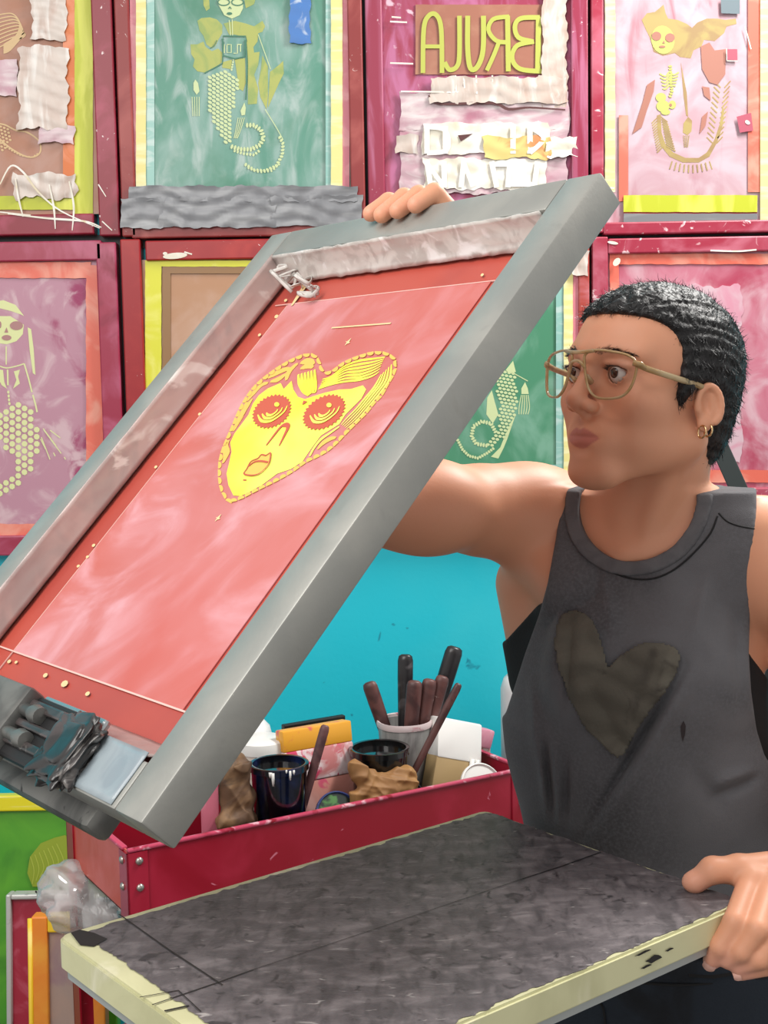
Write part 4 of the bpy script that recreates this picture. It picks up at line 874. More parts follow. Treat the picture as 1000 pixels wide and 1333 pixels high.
folded('work_glove', 'crumpled tan work glove below the black ink tub', 'glove', 0.035, [(464, 1000, 486, 1016, 0.014, 0.012), (470, 1010, 480, 1036, 0.014, 0.008), (462, 1038, 532, 1008, 0.011, 0.0), (470, 1050, 536, 1020, 0.010, -0.006), (474, 1024, 528, 1004, 0.009, 0.012), (466, 1054, 520, 1046, 0.012, -0.002), (500, 1030, 530, 1030, 0.012, 0.0)], m_card, 0.012)
# pink board standing in the left corner
a = kpx(262, 0.055)[0]; bq = kpx(285, 0.055)[0]; zt = ztop(272, 1022, 0.055)
o = MB().box(K(a, 0.055, TF), cdx*(bq-a), cex*0.006, zz*(zt-CF[2]-TF), 0.002).build('pink_board', mat('dusty_pink_board', (206, 112, 132), 0.5, mix=[((224, 150, 165), 14, 0.55, 0.1, 4, 1)])); tag(o, 'dusty pink board upright in the tray beside the frame corner', 'board')
# pink smeared block with yellow top
def block(name, label, cat, px0, px1, t, y0, dt, tiltb, m, parts=(), yb=None):
    s0, s1 = cart_s(px0, t), cart_s(px1, t); z1 = ztop((px0+px1)/2, y0, t)-CF[2]; z0 = TF if yb is None else ztop((px0+px1)/2, yb, t)-CF[2]
    b = K((s0+s1)/2, t, z0); root = empty(name, b, label, cat)
    hgt = z1-z0; up = nrm(zz*hgt+cex*tiltb); back = nrm(cex*hgt-zz*tiltb)
    return root, K(s0, t, z0), cdx*(s1-s0), up*hgt, back*dt
m_pk = mat('pink_smeared_box', (206, 140, 128), 0.45, mix=[((226, 176, 168), 12, 0.55, 0.1, 5, 1), ((206, 84, 112), 24, 0.62, 0.05, 5, 1)])
rt, O_, X_, U_, D_ = block('ink_box', 'pink smeared ink box with a yellow top behind the navy tub', 'box', 378, 468, 0.115, 948, 0.03, 0.025, m_pk)
MB().box(O_, X_, U_*0.55, D_, 0.003).build('body', m_pk, rt, smooth='auto')
MB().box(O_+U_*0.55-D_*0.05, X_, U_*0.27, D_*1.08, 0.003).build('label_band', mat('pink_white_splatter', (236, 216, 218), 0.4, mix=[((214, 70, 108), 30, 0.55, 0.04, 5, 1.5), ((205, 130, 130), 18, 0.6, 0.08, 4, 1)]), rt, smooth='auto')
MB().box(O_+U_*0.82-D_*0.02, X_, U_*0.18, D_*1.02, 0.003).build('top', mat('amber_box_top', (236, 168, 50), 0.4, mix=[((216, 90, 96), 24, 0.62, 0.05, 4, 1)]), rt, smooth='auto')
# black squeegee lying at the back
s0, s1 = cart_s(372, 0.2), cart_s(452, 0.2); z1 = ztop(410, 938, 0.2)-CF[2]
o = MB().box(K(s0, 0.2, TF), cdx*(s1-s0), cex*0.012, zz*(z1-TF), 0.002).build('squeegee', mat('black_rubber', (20, 20, 20), 0.5)); tag(o, 'long black squeegee standing behind the yellow topped ink box', 'squeegee')
# foil-grey bucket with spatulas
s, p = kpx(528, 0.165); b = K(s, 0.165, TF+0.0005); r = wid(72, p)/2; h = ztop(528, 936, 0.165)-b[2]
bk = empty('grey_bucket', b, 'small grey bucket with chipped white rim full of spatulas', 'bucket')
m_bkt = mat('scuffed_grey_plastic', (150, 150, 148), 0.4, mix=[((180, 178, 176), (60, 60, 6), 0.55, 0.1, 4, 0.5), ((112, 110, 110), 10, 0.6, 0.1, 4, 1)])
MB().lathe(b, [(r*0.74, 0), (r*0.78, 0.003), (r*0.985, h-0.006), (r*0.95, h-0.006), (r*0.74, 0.008)], seg=30, caps=False).build('body', m_bkt, bk, smooth='auto')
MB().lathe(b+zz*(h-0.012), [(r*1.02, 0), (r*1.05, 0.006), (r*1.03, 0.012), (r*0.96, 0.011), (r*0.96, 0.0), (r*1.02, 0)], seg=30, caps=False, wob=0.012).build('rim', mat('pinkish_white_rim', (232, 214, 214), 0.4, mix=[((196, 120, 132), 30, 0.6, 0.05, 4, 1)]), bk, smooth='auto')
MB().lathe(b, [(r*0.74, 0.001), (r*0.74, 0.004)], seg=30).build('bottom', m_bkt, bk)
m_hblk = mat('black_spatula_handle', (40, 38, 40), 0.3, mix=[((86, 82, 84), 20, 0.6, 0.08, 4, 1)])
m_hbrn = mat('brown_spatula_handle', (104, 66, 62), 0.45, mix=[((72, 44, 44), 20, 0.55, 0.1, 4, 1), ((196, 170, 164), 50, 0.72, 0.03, 3, 1)])
def bstick(name, label, px0, py0, px1, py1, dy0, dy1, w, m):
    lo = b+zz*0.012+np.array([(px0-528)*p[1]/FPX*0.5, dy0, 0]); hi = atY(px1, py1, b[1]+dy1); w *= 1.2; return stick(name, label, lo, hi, w, w*0.6, m, 'spatulas in the grey bucket')
bstick('spatula', 'black handled spatula upright in the grey bucket, leftmost black handle', 524, 0, 528, 852, 0.015, 0.02, 0.021, m_hblk)
bstick('spatula', 'black handled spatula with a white fleck leaning right, tallest in the bucket', 532, 0, 593, 842, 0.018, 0.03, 0.024, m_hblk)
bstick('spatula', 'brown handled spatula leaning far left in the grey bucket', 545, 0, 480, 888, 0.0, 0.0, 0.020, m_hbrn)
bstick('spatula', 'brown handled spatula with white paint at its base, front middle of bucket', 524, 0, 540, 886, -0.012, -0.016, 0.021, m_hbrn)
bstick('spatula', 'brown handled spatula just right of the bucket centre', 530, 0, 560, 884, -0.004, -0.004, 0.020, m_hbrn)
bstick('spatula', 'short brown handled spatula in front of the tallest black handle', 532, 0, 577, 880, 0.006, 0.006, 0.019, m_hbrn)
stick('spatula', 'thin brown spatula slanting right out of the black ink tub', b2+zz*0.02+np.array([0.012, 0, 0]), atY(598, 890, b2[1]+0.02), 0.013, 0.008, m_hbrn, 'spatulas in the grey bucket')
# cartons at right
m_tan = mat('tan_cardboard', (186, 158, 112), 0.6, mix=[((170, 140, 96), 8, 0.55, 0.12, 4, 1)])
rt, O_, X_, U_, D_ = block('milk_carton', 'tan carton with white paint poured over its slanted top', 'carton', 560, 640, 0.075, 950, 0.036, 0.022, m_tan)
xr_ = nrm(X_)*math.cos(.3)-zz*math.sin(.3); ur_ = nrm(U_)*math.cos(.3)+nrm(X_)*math.sin(.3); lx_ = np.linalg.norm(X_)*0.74; lu_ = np.linalg.norm(U_)
X_ = xr_*lx_; U_ = ur_*lu_; O_ = O_+zz*(lx_*math.sin(.3))-nrm(X_)*0.006
MB().box(O_, X_, U_*0.60, D_, 0.003).build('body', m_tan, rt, smooth='auto')
MB().box(O_+U_*0.58-D_*0.06, X_*1.02, U_*0.42+D_*0.5, D_*1.0, 0.004).build('top', m_whitegl, rt, smooth='auto')
mb = MB()
for (a_, l_) in ((0.78, 0.42), (0.9, 0.2)): mb.tube([O_+X_*a_+U_*0.62-D_*0.10, O_+X_*a_+U_*(0.62-l_*0.5)-D_*0.06, O_+X_*a_+U_*(0.62-l_)-D_*0.04], [0.005, 0.0035, 0.0025], 8)
mb.build('paint_drip', m_whitegl, rt, smooth=True)
s0, s1 = cart_s(582, 0.15), cart_s(642, 0.15); za = ztop(610, 936, 0.15)-CF[2]
rt = empty('pink_block', K((s0+s1)/2, 0.15, TF), 'pink wax block leaning behind the tan carton', 'block')
dn = nrm(cdx*1.0-zz*0.33); upn = nrm(np.cross(cex, dn)); upn = upn if upn[2] > 0 else -upn
MB().box(K(s0, 0.15, za-0.034), dn*(s1-s0)*1.02, upn*0.036, cex*0.03, 0.004).build('bar', mat('pink_wax', (226, 146, 168), 0.4, mix=[((240, 180, 195), 12, 0.56, 0.1, 4, 1)]), rt, smooth='auto')
MB().box(K(s0+0.02, 0.155, TF), cdx*(s1-s0-0.02), cex*0.03, zz*(za-0.045-TF), 0.004).build('base', mat('pink_stained_carton', (196, 140, 130), 0.5, mix=[((230, 210, 205), 20, 0.58, 0.06, 4, 1.5), ((196, 80, 100), 24, 0.66, 0.05, 4, 1)]), rt, smooth='auto')
# lids leaning against the front rim
def lid(label, px, py, t, rpx, m, m2, lean=0.9, zoff=0):
    s, p = kpx(px, t); r = wid(rpx, p); zt_ = ztop(px, py, t); ax = nrm(-cex*1.0+zz*0.55); c = K(s, t, 0); c[2] = zt_-r*0.85+zoff
    root = empty('tub_lid', c, label, 'lid', 'tub lids in the cart tray')
    MB().lathe(c, [(r*0.93, 0), (r, 0.002), (r, 0.007), (r*0.94, 0.009), (r*0.90, 0.006)], axis=ax, seg=32, caps=False).build('rim', m, root, smooth='auto')
    MB().lathe(c, [(r*0.92, 0.001), (r*0.92, 0.0055)], axis=ax, seg=32).build('disc', m2, root, smooth='auto')
lid('blue rimmed dark lid leaning on the front rim', 438, 1036, 0.030, 33, mat('navy_rim', (48, 60, 110), 0.3), mat('dark_green_ink', (34, 44, 40), 0.3, mix=[((80, 130, 70), 20, 0.62, 0.05, 4, 1)]))
lid('black lid leaning on the front rim beside the tan glove', 528, 1020, 0.030, 31, m_black, m_inkk)
lid('white lid leaning on the rim at the right end of the cart', 626, 999, 0.030, 33, m_whitegl, mat('white_lid', (234, 234, 230), 0.35))
# white bottle at the right end
s, p = kpx(690, 0.12); b = K(s-0.0, 0.12, 0); 
bY = K(cart_s(684, 0.2), 0.2); r = 0.036; c_ = atY(676, 1000, bY[1]); c_ = np.array([c_[0], c_[1], CF[2]+TF+0.0005])
rt = empty('plastic_bottle', c_, 'tall white translucent bottle at the right end of the cart', 'bottle')
hb = atY(680, 882, c_[1])[2]-c_[2]
MB().lathe(c_, [(r*0.92, 0), (r, 0.006), (r, hb*0.9), (r*0.82, hb), (r*0.42, hb+0.014), (r*0.4, hb+0.03)], seg=30).build('body', mat('white_plastic', (228, 230, 230), 0.35), rt, smooth='auto')
MB().lathe(c_+zz*(hb+0.03), [(r*0.46, 0), (r*0.46, 0.018), (r*0.3, 0.022)], seg=20).build('cap', mat('white_lid', (234, 234, 230), 0.35), rt, smooth='auto')
# dark ink under the raised corner
# plastic bag on the leaning screens
m_bag = clearmat('clear_plastic_bag', (0.97, 0.96, 0.96), 0.22, 0.12, 0.42, (228, 222, 220))
bc = atY(108, 1172, 2.15); bm = bmesh.new(); bmesh.ops.create_icosphere(bm, subdivisions=4, radius=1); rg = np.random.RandomState(5)
dirs = [(nrm(rg.normal(0, 1, 3)), rg.uniform(3, 8), rg.uniform(0, 6), rg.uniform(0.05, 0.13)) for _ in range(10)]
for v in bm.verts:
    q = np.array(v.co); n = 1.0
    for dd, fr, ph, am in dirs: n += am*abs(math.sin(fr*np.dot(q, dd)+ph))-am*0.5
    q = q*n; v.co = Vector(bc+np.array([q[0]*0.066, q[1]*0.05, q[2]*0.055-0.015*q[0]]))
zb_ = min(v.co.z for v in bm.verts)
me = bpy.data.meshes.new('plastic_bag'); bm.to_mesh(me); bm.free(); me.polygons.foreach_set('use_smooth', [True]*len(me.polygons))
bg = empty('plastic_bag', (bc[0], bc[1], zb_), 'crumpled clear plastic bag with white sheets below the left side of the cart', 'bag')
link('film', me, m_bag, bg)
crs = MB(); cc = bc+np.array([0.028, 0.0, -0.02]); crs.lathe(cc-zz*0.03, [(0.026, 0), (0.03, 0.01), (0.03, 0.035), (0.024, 0.045)], seg=14, wob=0.08); crs.build('white_sheet', mat('white_paper', (240, 240, 240), 0.6), bg, smooth=True)
# black hinged bars of a stand behind the shoulder
m_blkbar = mat('black_satin_bar', (44, 52, 52), 0.4, metal=0.3)
q0 = atY(922, 548, 2.35); q1 = atY(976, 668, 2.3); q2 = atY(1060, 720, 2.3)
st = empty('folding_stand', (q1[0]+0.03, q1[1], 0), 'black folding stand with a white bolt behind the shoulder', 'stand')
def bar(a, b, w, th, nm):
    ax = nrm(b-a); sd = nrm(np.cross(ax, [0, 1, 0])); fd = np.cross(ax, sd)
    return MB().box(a-sd*w/2-fd*th/2, ax*np.linalg.norm(b-a), sd*w, fd*th, 0.002).build(nm, m_blkbar, st)
bar(q0-nrm(q1-q0)*0.1, q1+nrm(q1-q0)*0.025, 0.031, 0.006, 'strut'); bar(q1-nrm(q2-q1)*0.015+np.array([0, 0.008, 0]), q2+np.array([0, 0.008, 0]), 0.040, 0.006, 'strut')
bar(np.array([q1[0]+0.03, q1[1]+0.016, 0.0]), np.array([q1[0]+0.03, q1[1]+0.016, q1[2]-0.02]), 0.03, 0.01, 'post')
for ang_ in (0.3, 2.4, 4.5): bar(np.array([q1[0]+0.03, q1[1]+0.016, 0.16]), np.array([q1[0]+0.03+0.2*math.cos(ang_), q1[1]+0.016+0.2*math.sin(ang_), 0.006]), 0.02, 0.008, 'foot')
MB().lathe(q1+np.array([0, -0.004, 0]), [(0.0095, 0), (0.0095, 0.003), (0.006, 0.006), (0.002, 0.007)], axis=(0, -1, 0), seg=14).build('bolt', m_whitegl, st, smooth=True)
# ------------------------------------------------------------------ the person
SKIN = np.array(lin((214, 153, 121))); LIP = np.array(lin((186, 112, 102)))
m_skin = mat('skin', (196, 134, 104), 0.5, attr='tone', mix=[], bump=0.05, bscale=380, sss=0.12, spec=0.4)
HPOS = atY(848, 501, 1.465); PSI, PIT, ROLLH = math.radians(57), math.radians(10), math.radians(-1); HS = 1.05
def axis_rot(ax, t):
    ax = nrm(ax); Km = np.array([[0, -ax[2], ax[1]], [ax[2], 0, -ax[0]], [-ax[1], ax[0], 0]]); return np.eye(3)+math.sin(t)*Km+(1-math.cos(t))*Km@Km
hf = np.array([-math.sin(PSI), -math.cos(PSI), 0]); hu = np.array([0, 0, 1.0]); hl = np.cross(hu, hf)
Rp = axis_rot(hl, -PIT); hf, hu = Rp@hf, Rp@hu
Rr = axis_rot(hf, ROLLH); hl, hu = Rr@hl, Rr@hu
HR = np.stack([hl, hf, hu], 1)                       # columns: her left, forward, up
def hp_(x, y, z): return HPOS+HR@(np.array([x, y, z])*HS)
def hell(c, r, R=None): return ell(hp_(*c), np.array(r)*HS, HR if R is None else HR@R)
def hsup(c, r, p=4):
    c0 = hp_(*c); r = np.array(r)*HS; R = HR; m_ = float(r.max())*1.8
    def fn(x, y, z):
        x, y, z = x-c0[0], y-c0[1], z-c0[2]; l = [np.abs((x*R[0, i]+y*R[1, i]+z*R[2, i])/r[i])**p for i in range(3)]; return ((l[0]+l[1]+l[2])**(1/p)-1)*float(r.min())
    return c0-m_, c0+m_, fn
def hcap(a, b, ra, rb=None): return cap(hp_(*a), hp_(*b), ra*HS, None if rb is None else rb*HS)
def rx(t): t = math.radians(t); return np.array([[1, 0, 0], [0, math.cos(t), -math.sin(t)], [0, math.sin(t), math.cos(t)]])
def ry(t): t = math.radians(t); return np.array([[math.cos(t), 0, math.sin(t)], [0, 1, 0], [-math.sin(t), 0, math.cos(t)]])
def rz(t): t = math.radians(t); return np.array([[math.cos(t), -math.sin(t), 0], [math.sin(t), math.cos(t), 0], [0, 0, 1]])
# torso frame
TY = math.radians(27); tR = np.array([-math.cos(TY), math.sin(TY), 0]); tF = np.array([-math.sin(TY), -math.cos(TY), 0])
TC = 1.53
def row(py, l, r, b):
    zc = atY((l+r)/2, py, TC)[2]; xl = atY(l, py, TC)[0]; xr = atY(r, py, TC)[0]; hw = (xr-xl)/2; a = math.sqrt(max(1e-4, hw**2-(b*math.sin(TY))**2))/math.cos(TY)
    return zc, (xl+xr)/2, TC, a, b
def loft(rows, off=0.0):
    rows = sorted(rows); zs = np.array([r[0] for r in rows])
    def fn(x, y, z):
        g = lambda i: np.interp(z, zs, [r[i] for r in rows]).astype(np.float32)
        cx, cy, a, b = g(1), g(2), g(3)+off, g(4)+off
        dx, dy = x-cx, y-cy; u = (dx*tR[0]+dy*tR[1])/a; v = (dx*tF[0]+dy*tF[1])/b
        k0 = np.sqrt(u*u+v*v); k1 = np.sqrt((u/a)**2+(v/b)**2)+1e-6; d = k0*(k0-1)/k1
        return np.maximum(d, np.maximum(zs[0]-z, z-zs[-1]))
    R = max(max(r[3], r[4]) for r in rows)+0.02
    lo = (min(r[1] for r in rows)-R, min(r[2] for r in rows)-R, zs[0]); hi = (max(r[1] for r in rows)+R, max(r[2] for r in rows)+R, zs[-1]); return lo, hi, fn
SROWS = [row(660, 722, 988, 0.070), row(700, 716, 992, 0.088), row(760, 700, 992, 0.102), row(830, 682, 990, 0.112), row(900, 666, 992, 0.118), row(940, 657, 996, 0.118), row(990, 664, 1008, 0.115), row(1060, 681, 1028, 0.112), row(1120, 692, 1042, 0.114), row(1200, 700, 1056, 0.118), row(1230, 702, 1060, 0.118)]
BROWS = [row(650, 735, 985, 0.060), row(700, 716, 996, 0.074), row(760, 700, 996, 0.088), row(830, 694, 982, 0.096), row(900, 690, 980, 0.094), row(990, 706, 985, 0.086), row(1060, 712, 995, 0.086), row(1120, 700, 1018, 0.096), row(1230, 694, 1050, 0.108), row(1330, 690, 1070, 0.112), row(1420, 700, 1060, 0.105)]
NB = atY(846, 700, 1.535); NT = hp_(0, -0.028, -0.045)
SRt = atY(712, 672, 1.585); SLt = atY(1020, 722, 1.44)
ER = atY(418, 645, 1.415); WR = F(0.235, FL_-0.075, FT+0.045)
EL = atY(1115, 985, 1.52); WL = atY(1046, 1116, 1.305)
def torso_only(f):
        f.apply(loft(BROWS), 0.004)
        f.apply(cap(NB, SRt, 0.050, 0.044), 0.05); f.apply(cap(NB, SLt, 0.050, 0.044), 0.05)
        f.apply(cap(atY(692, 760, 1.60), atY(706, 880, 1.60), 0.044, 0.036), 0.03)
        f.apply(cap(atY(690, 700, 1.56), atY(745, 770, 1.50), 0.040, 0.034), 0.03)      # pectoral fold
def body_prims(f):
    torso_only(f)
    f.apply(cap(NB+tF*0.0+np.array([0, 0, -0.02]), NT, 0.060, 0.054), 0.03)
    # throat tendons and collar bones
    f.apply(cap(hp_(0.045, -0.012, -0.055), atY(836, 712, 1.462), 0.013, 0.009), 0.018); f.apply(cap(hp_(-0.045, -0.012, -0.055), atY(816, 712, 1.468), 0.013, 0.009), 0.018)
    f.apply(cap(atY(840, 722, 1.458), atY(960, 694, 1.452), 0.010, 0.012), 0.02); f.apply(cap(atY(812, 722, 1.465), atY(735, 668, 1.56), 0.010, 0.012), 0.02)
# --- head
def head_prims(f):
    A = f.apply
    A(hell((0, -0.008, 0.024), (0.0735, 0.088, 0.075)), 0.01)
    A(hell((0, 0.030, 0.030), (0.058, 0.054, 0.055)), 0.03)
    A(hell((0, 0.026, -0.030), (0.060, 0.052, 0.060)), 0.03)
    for s in (-1, 1):
        A(hcap((s*0.052, -0.012, -0.055), (s*0.020, 0.060, -0.099), 0.016, 0.014), 0.025)
        A(hell((s*0.040, 0.040, -0.056), (0.019, 0.024, 0.026)), 0.025)
        A(hell((s*0.046, 0.052, -0.026), (0.020, 0.022, 0.018)), 0.022)
        A(hcap((s*0.012, 0.0835, 0.019), (s*0.046, 0.066, 0.020), 0.010, 0.009), 0.016)
    A(hell((0, 0.064, -0.101), (0.021, 0.017, 0.016)), 0.02)
    A(hell((0, 0.068, -0.066), (0.032, 0.020, 0.024)), 0.02)
    # eye sockets
    for s in (-1, 1): A(hell((s*0.033, 0.092, 0.000), (0.018, 0.014, 0.0115)), 0.016, 'cut')
    # nose
    A(hcap((0, 0.084, 0.010), (0, 0.099, -0.028), 0.0070, 0.0085), 0.012)
    A(hell((0, 0.1010, -0.0315), (0.0098, 0.0092, 0.0086)), 0.008)
    for s in (-1, 1):
        A(hell((s*0.0122, 0.0905, -0.0360), (0.0070, 0.0095, 0.0070)), 0.006)
    A(hcap((0, 0.097, -0.0395), (0, 0.086, -0.044), 0.0040, 0.005), 0.006)
    for s in (-1, 1): A(hell((s*0.0074, 0.0955, -0.0425), (0.0040, 0.0065, 0.0036)), 0.002, 'cut')
    # lids
    for s in (-1, 1):
        c = (s*0.0315, 0.0735, 0.000)
        A(hell(c, (0.0145, 0.0140, 0.0130)), 0.006)
        A(hell((c[0]+s*0.001, c[1]+0.012, c[2]-0.0003), (0.0126, 0.010, 0.0037), ry(s*4)), 0.002, 'cut')
        A(hell(c, (0.0127, 0.0127, 0.0122)), 0.0012, 'cut')
        A(hcap((s*0.020, 0.084, 0.0085), (s*0.045, 0.076, 0.007), 0.0028, 0.0026), 0.004)
    # mouth
    A(hell((0, 0.0815, -0.0605), (0.014, 0.0065, 0.0056)), 0.006)
    for s in (-1, 1): A(hcap((s*0.004, 0.0845, -0.0613), (s*0.0245, 0.0755, -0.0665), 0.0042, 0.0024), 0.005)
    A(hcap((-0.014, 0.0795, -0.0712), (0.014, 0.0795, -0.0712), 0.0046, 0.0046), 0.005); A(hell((0, 0.0820, -0.0712), (0.012, 0.0050, 0.0050)), 0.004)
    A(hell((0, 0.0745, -0.0665), (0.0265, 0.0165, 0.0012)), 0.0018, 'cut')
    A(hell((0, 0.0890, -0.0805), (0.016, 0.006, 0.0045)), 0.006, 'cut')
    A(hcap((0, 0.0930, -0.047), (0, 0.0905, -0.0560), 0.0016, 0.0022), 0.004, 'cut')
    # ears
    for s in (-1, 1):
        Re = rz(s*24)@rx(-8); c = np.array([s*0.0745, -0.008, -0.020])
        A(hell(c, (0.0058, 0.0130, 0.0225), Re), 0.006)
        rim = []
        for t in np.linspace(-0.05, 1.30, 14):
            th = math.pi*t; q = np.array([s*0.0050, 0.0120*math.cos(th)*(1.0 if math.cos(th) > 0 else 1.12), 0.0205*math.sin(th)]); rim.append(c+Re@q)
        for a, b in zip(rim[:-1], rim[1:]): A(hcap(a, b, 0.0031), 0.003)
        A(hell(c+Re@np.array([s*0.0075, 0.001, 0.001]), (0.0065, 0.0072, 0.0120), Re), 0.003, 'cut')
        A(hcap(c+Re@np.array([s*0.002, -0.0035, 0.010]), c+Re@np.array([s*0.003, -0.0045, -0.006]), 0.0022), 0.003)
        A(hcap(c+Re@np.array([s*0.003, 0.0105, 0.000]), c+Re@np.array([s*0.003, 0.0095, -0.007]), 0.0034), 0.004)
        A(hell(c+Re@np.array([s*0.003, 0.004, -0.0185]), (0.0044, 0.0070, 0.0080), Re), 0.005)
def hloc(V): return (V-HPOS)@HR/HS
ZN = atY(840, 752, 1.5)[2]
def arms(f):
    f.apply(cap(SRt, SRt+(ER-SRt)*0.3, 0.052, 0.051), 0.03)
    chain(f, [SRt, SRt+(ER-SRt)*0.55, ER], [0.050, 0.049, 0.040], 0.02)
    f.apply(ell(SRt+(ER-SRt)*0.10+np.array([0.0, -0.006, 0.008]), (0.056, 0.052, 0.050)), 0.025)
    f.apply(ell(SRt+(ER-SRt)*0.58+np.array([0, -0.012, -0.006]), (0.075, 0.036, 0.042)), 0.03)
    chain(f, [ER, ER+(WR-ER)*0.3, WR], [0.040, 0.040, 0.028], 0.02)
    chain(f, [SLt, SLt+(EL-SLt)*0.5, EL], [0.046, 0.043, 0.037], 0.03); f.apply(ell(SLt+np.array([0.004, -0.004, -0.02]), (0.050, 0.050, 0.060)), 0.03)
    chain(f, [EL, EL+(WL-EL)*0.35, WL], [0.037, 0.037, 0.026], 0.02)
def closed(f):
    a = f.a
    for sl in ((0,), (-1,)):
        a[sl[0], :, :] = np.maximum(a[sl[0], :, :], 0.002); a[:, sl[0], :] = np.maximum(a[:, sl[0], :], 0.002); a[:, :, sl[0]] = np.maximum(a[:, :, sl[0]], 0.002)
    for ax in range(3):
        for e in (1, -2):
            q = [slice(None)]*3; q[ax] = e; q = tuple(q); a[q] = np.maximum(a[q], 0.001)
    return f
fh = Field(np.array([HPOS[0]-0.145, HPOS[1]-0.145, ZN]), HPOS+np.array([0.125, 0.135, 0.14]), 0.0017)
body_prims(fh); arms(fh); head_prims(fh)
V1, F1 = closed(fh).mesh(); V1 = smooth_mesh(V1, F1, 1, 0.4)
fb = Field((-0.16, 1.20, 0.70), (0.66, 1.76, 1.50), 0.0042)
body_prims(fb); arms(fb)
fb.apply((hp_(-.1,-.1,-.1)-0.1, hp_(.1,.1,.1)+0.1, lambda x, y, z: (ZN+0.06-z)+0*x+0*y), 0.001, 'cut') if False else None
V2, F2 = closed(fb).mesh(); V2 = smooth_mesh(V2, F2, 2, 0.4)
# forearm top above the body grid + right hand
def finger(f, pts, r0, r1, k=0.005):
    n = len(pts); rr = [r0+(r1-r0)*i/(n-1) for i in range(n)]
    chain(f, pts, rr, 0.003) if n > 1 else None
HRbox = F(0.25, FL_, FT/2)
fr = Field(HRbox-np.array([0.14, 0.10, 0.32]), HRbox+np.array([0.11, 0.16, 0.06]), 0.0022)
fr.lo[2] = fr.lo[2]
chain(fr, [ER, ER+(WR-ER)*0.3, WR], [0.040, 0.040, 0.028], 0.02)
pal = F(0.262, FL_-0.002, FT+0.030)
fr.apply(cap(WR, pal-fl*0.03, 0.026, 0.024), 0.015)
kn = []
fu = [0.222, 0.247, 0.271, 0.294]
for i, u in enumerate(fu):
    a = F(u*0.9+0.024, FL_-0.012, FT+0.034); kn.append(a)
    fr.apply(cap(WR+fw*(u-0.25)*0.45, a, 0.017, 0.0135), 0.012)
for i, u in enumerate(fu):
    Lf = [0.0, 0.004, 0.006, 0.0][i]
    pts = [kn[i], F(u+0.002, FL_+0.016+Lf*0.5, FT+0.010), F(u+0.004, FL_+0.0125+Lf*0.4, -0.004), F(u+0.007, FL_-0.012-Lf, -0.0105)]
    finger(fr, pts, 0.0115, 0.0088)
fr.apply(cap(WR+fw*-0.02, F(0.19, FL_-0.045, FT+0.016), 0.016, 0.012), 0.012); fr.apply(cap(F(0.19, FL_-0.045, FT+0.016), F(0.175, FL_-0.02, FT+0.0125), 0.012, 0.0095), 0.004)
V3, F3 = closed(fr).mesh(); V3 = smooth_mesh(V3, F3, 2, 0.4)
# left hand on the platen corner
lc = plp(PA, PB, 0)
fL = Field(lc-np.array([0.09, 0.10, 0.09]), lc+np.array([0.15, 0.14, 0.10]), 0.0019)
def Q(px, py, Y): return atY(px, py, Y)
IDX = [Q(978, 1146, 1.262), Q(957, 1200, 1.208), Q(938, 1232, 1.206), Q(927, 1250, 1.214)]
MID = [Q(1004, 1150, 1.258), Q(986, 1210, 1.196), Q(966, 1238, 1.196), Q(948, 1250, 1.206)]
RNG = [Q(1030, 1163, 1.258), Q(1014, 1222, 1.194), Q(990, 1248, 1.194), Q(962, 1258, 1.204)]
PNK = [Q(1052, 1180, 1.262), Q(1040, 1236, 1.204), Q(1012, 1256, 1.200), Q(964, 1266, 1.206)]
THB = [Q(1020, 1128, 1.285), Q(962, 1132, 1.272), Q(928, 1133, 1.268), Q(905, 1148, 1.270)]
for pts, r0, r1 in ((IDX, 0.0125, 0.0088), (MID, 0.0125, 0.0088), (RNG, 0.0120, 0.0085), (PNK, 0.0105, 0.0078)):
    finger(fL, pts, r0, r1); fL.apply(cap(WL, pts[0], 0.017, 0.0125), 0.010)
finger(fL, THB, 0.0165, 0.0108); fL.apply(ell(THB[3]+np.array([-0.001, 0, 0.0]), (0.012, 0.0095, 0.0095)), 0.005); fL.apply(ell(THB[2]+np.array([0.0, 0, 0.001]), (0.0125, 0.0115, 0.0115)), 0.006)
fL.apply(cap(THB[1], IDX[0], 0.0125, 0.0125), 0.008)
chain(fL, [EL+(WL-EL)*0.35, WL], [0.037, 0.026], 0.02)
V4, F4 = closed(fL).mesh(); V4 = smooth_mesh(V4, F4, 2, 0.4)
PB0 = atY(850, 1300, 1.53)
person = empty('person', (PB0[0], PB0[1], 0), 'person in grey sleeveless shirt and clear glasses lifting the large screen', 'person')
VV = np.concatenate([V1, V2, V3, V4]); FF = np.concatenate([F1, F2+len(V1), F3+len(V1)+len(V2), F4+len(V1)+len(V2)+len(V3)])
# one continuous skin: union of the overlapping volumes
tmp = nparr_mesh('tmp', VV, FF, None, None); rm = tmp.modifiers.new('r', 'REMESH'); rm.mode = 'VOXEL'; rm.voxel_size = 0.00175; rm.adaptivity = 0
dg = bpy.context.evaluated_depsgraph_get(); me = bpy.data.meshes.new_from_object(tmp.evaluated_get(dg)); tme = tmp.data; bpy.data.objects.remove(tmp); bpy.data.meshes.remove(tme)
VV = np.zeros(len(me.vertices)*3, np.float32); me.vertices.foreach_get('co', VV); VV = VV.reshape(-1, 3).astype(float)
tone = np.tile(SKIN, (len(VV), 1)); hlv = hloc(VV)
def bell(p, c, r): return np.exp(-(((p-np.array(c))/np.array(r))**2).sum(1))
def blend(mask, col):
    global tone
    tone = tone*(1-mask[:, None])+np.array(col)[None]*mask[:, None]
x, y, z = hlv.T
zc_ = -0.0665-0.0012*(np.abs(x)/0.023)
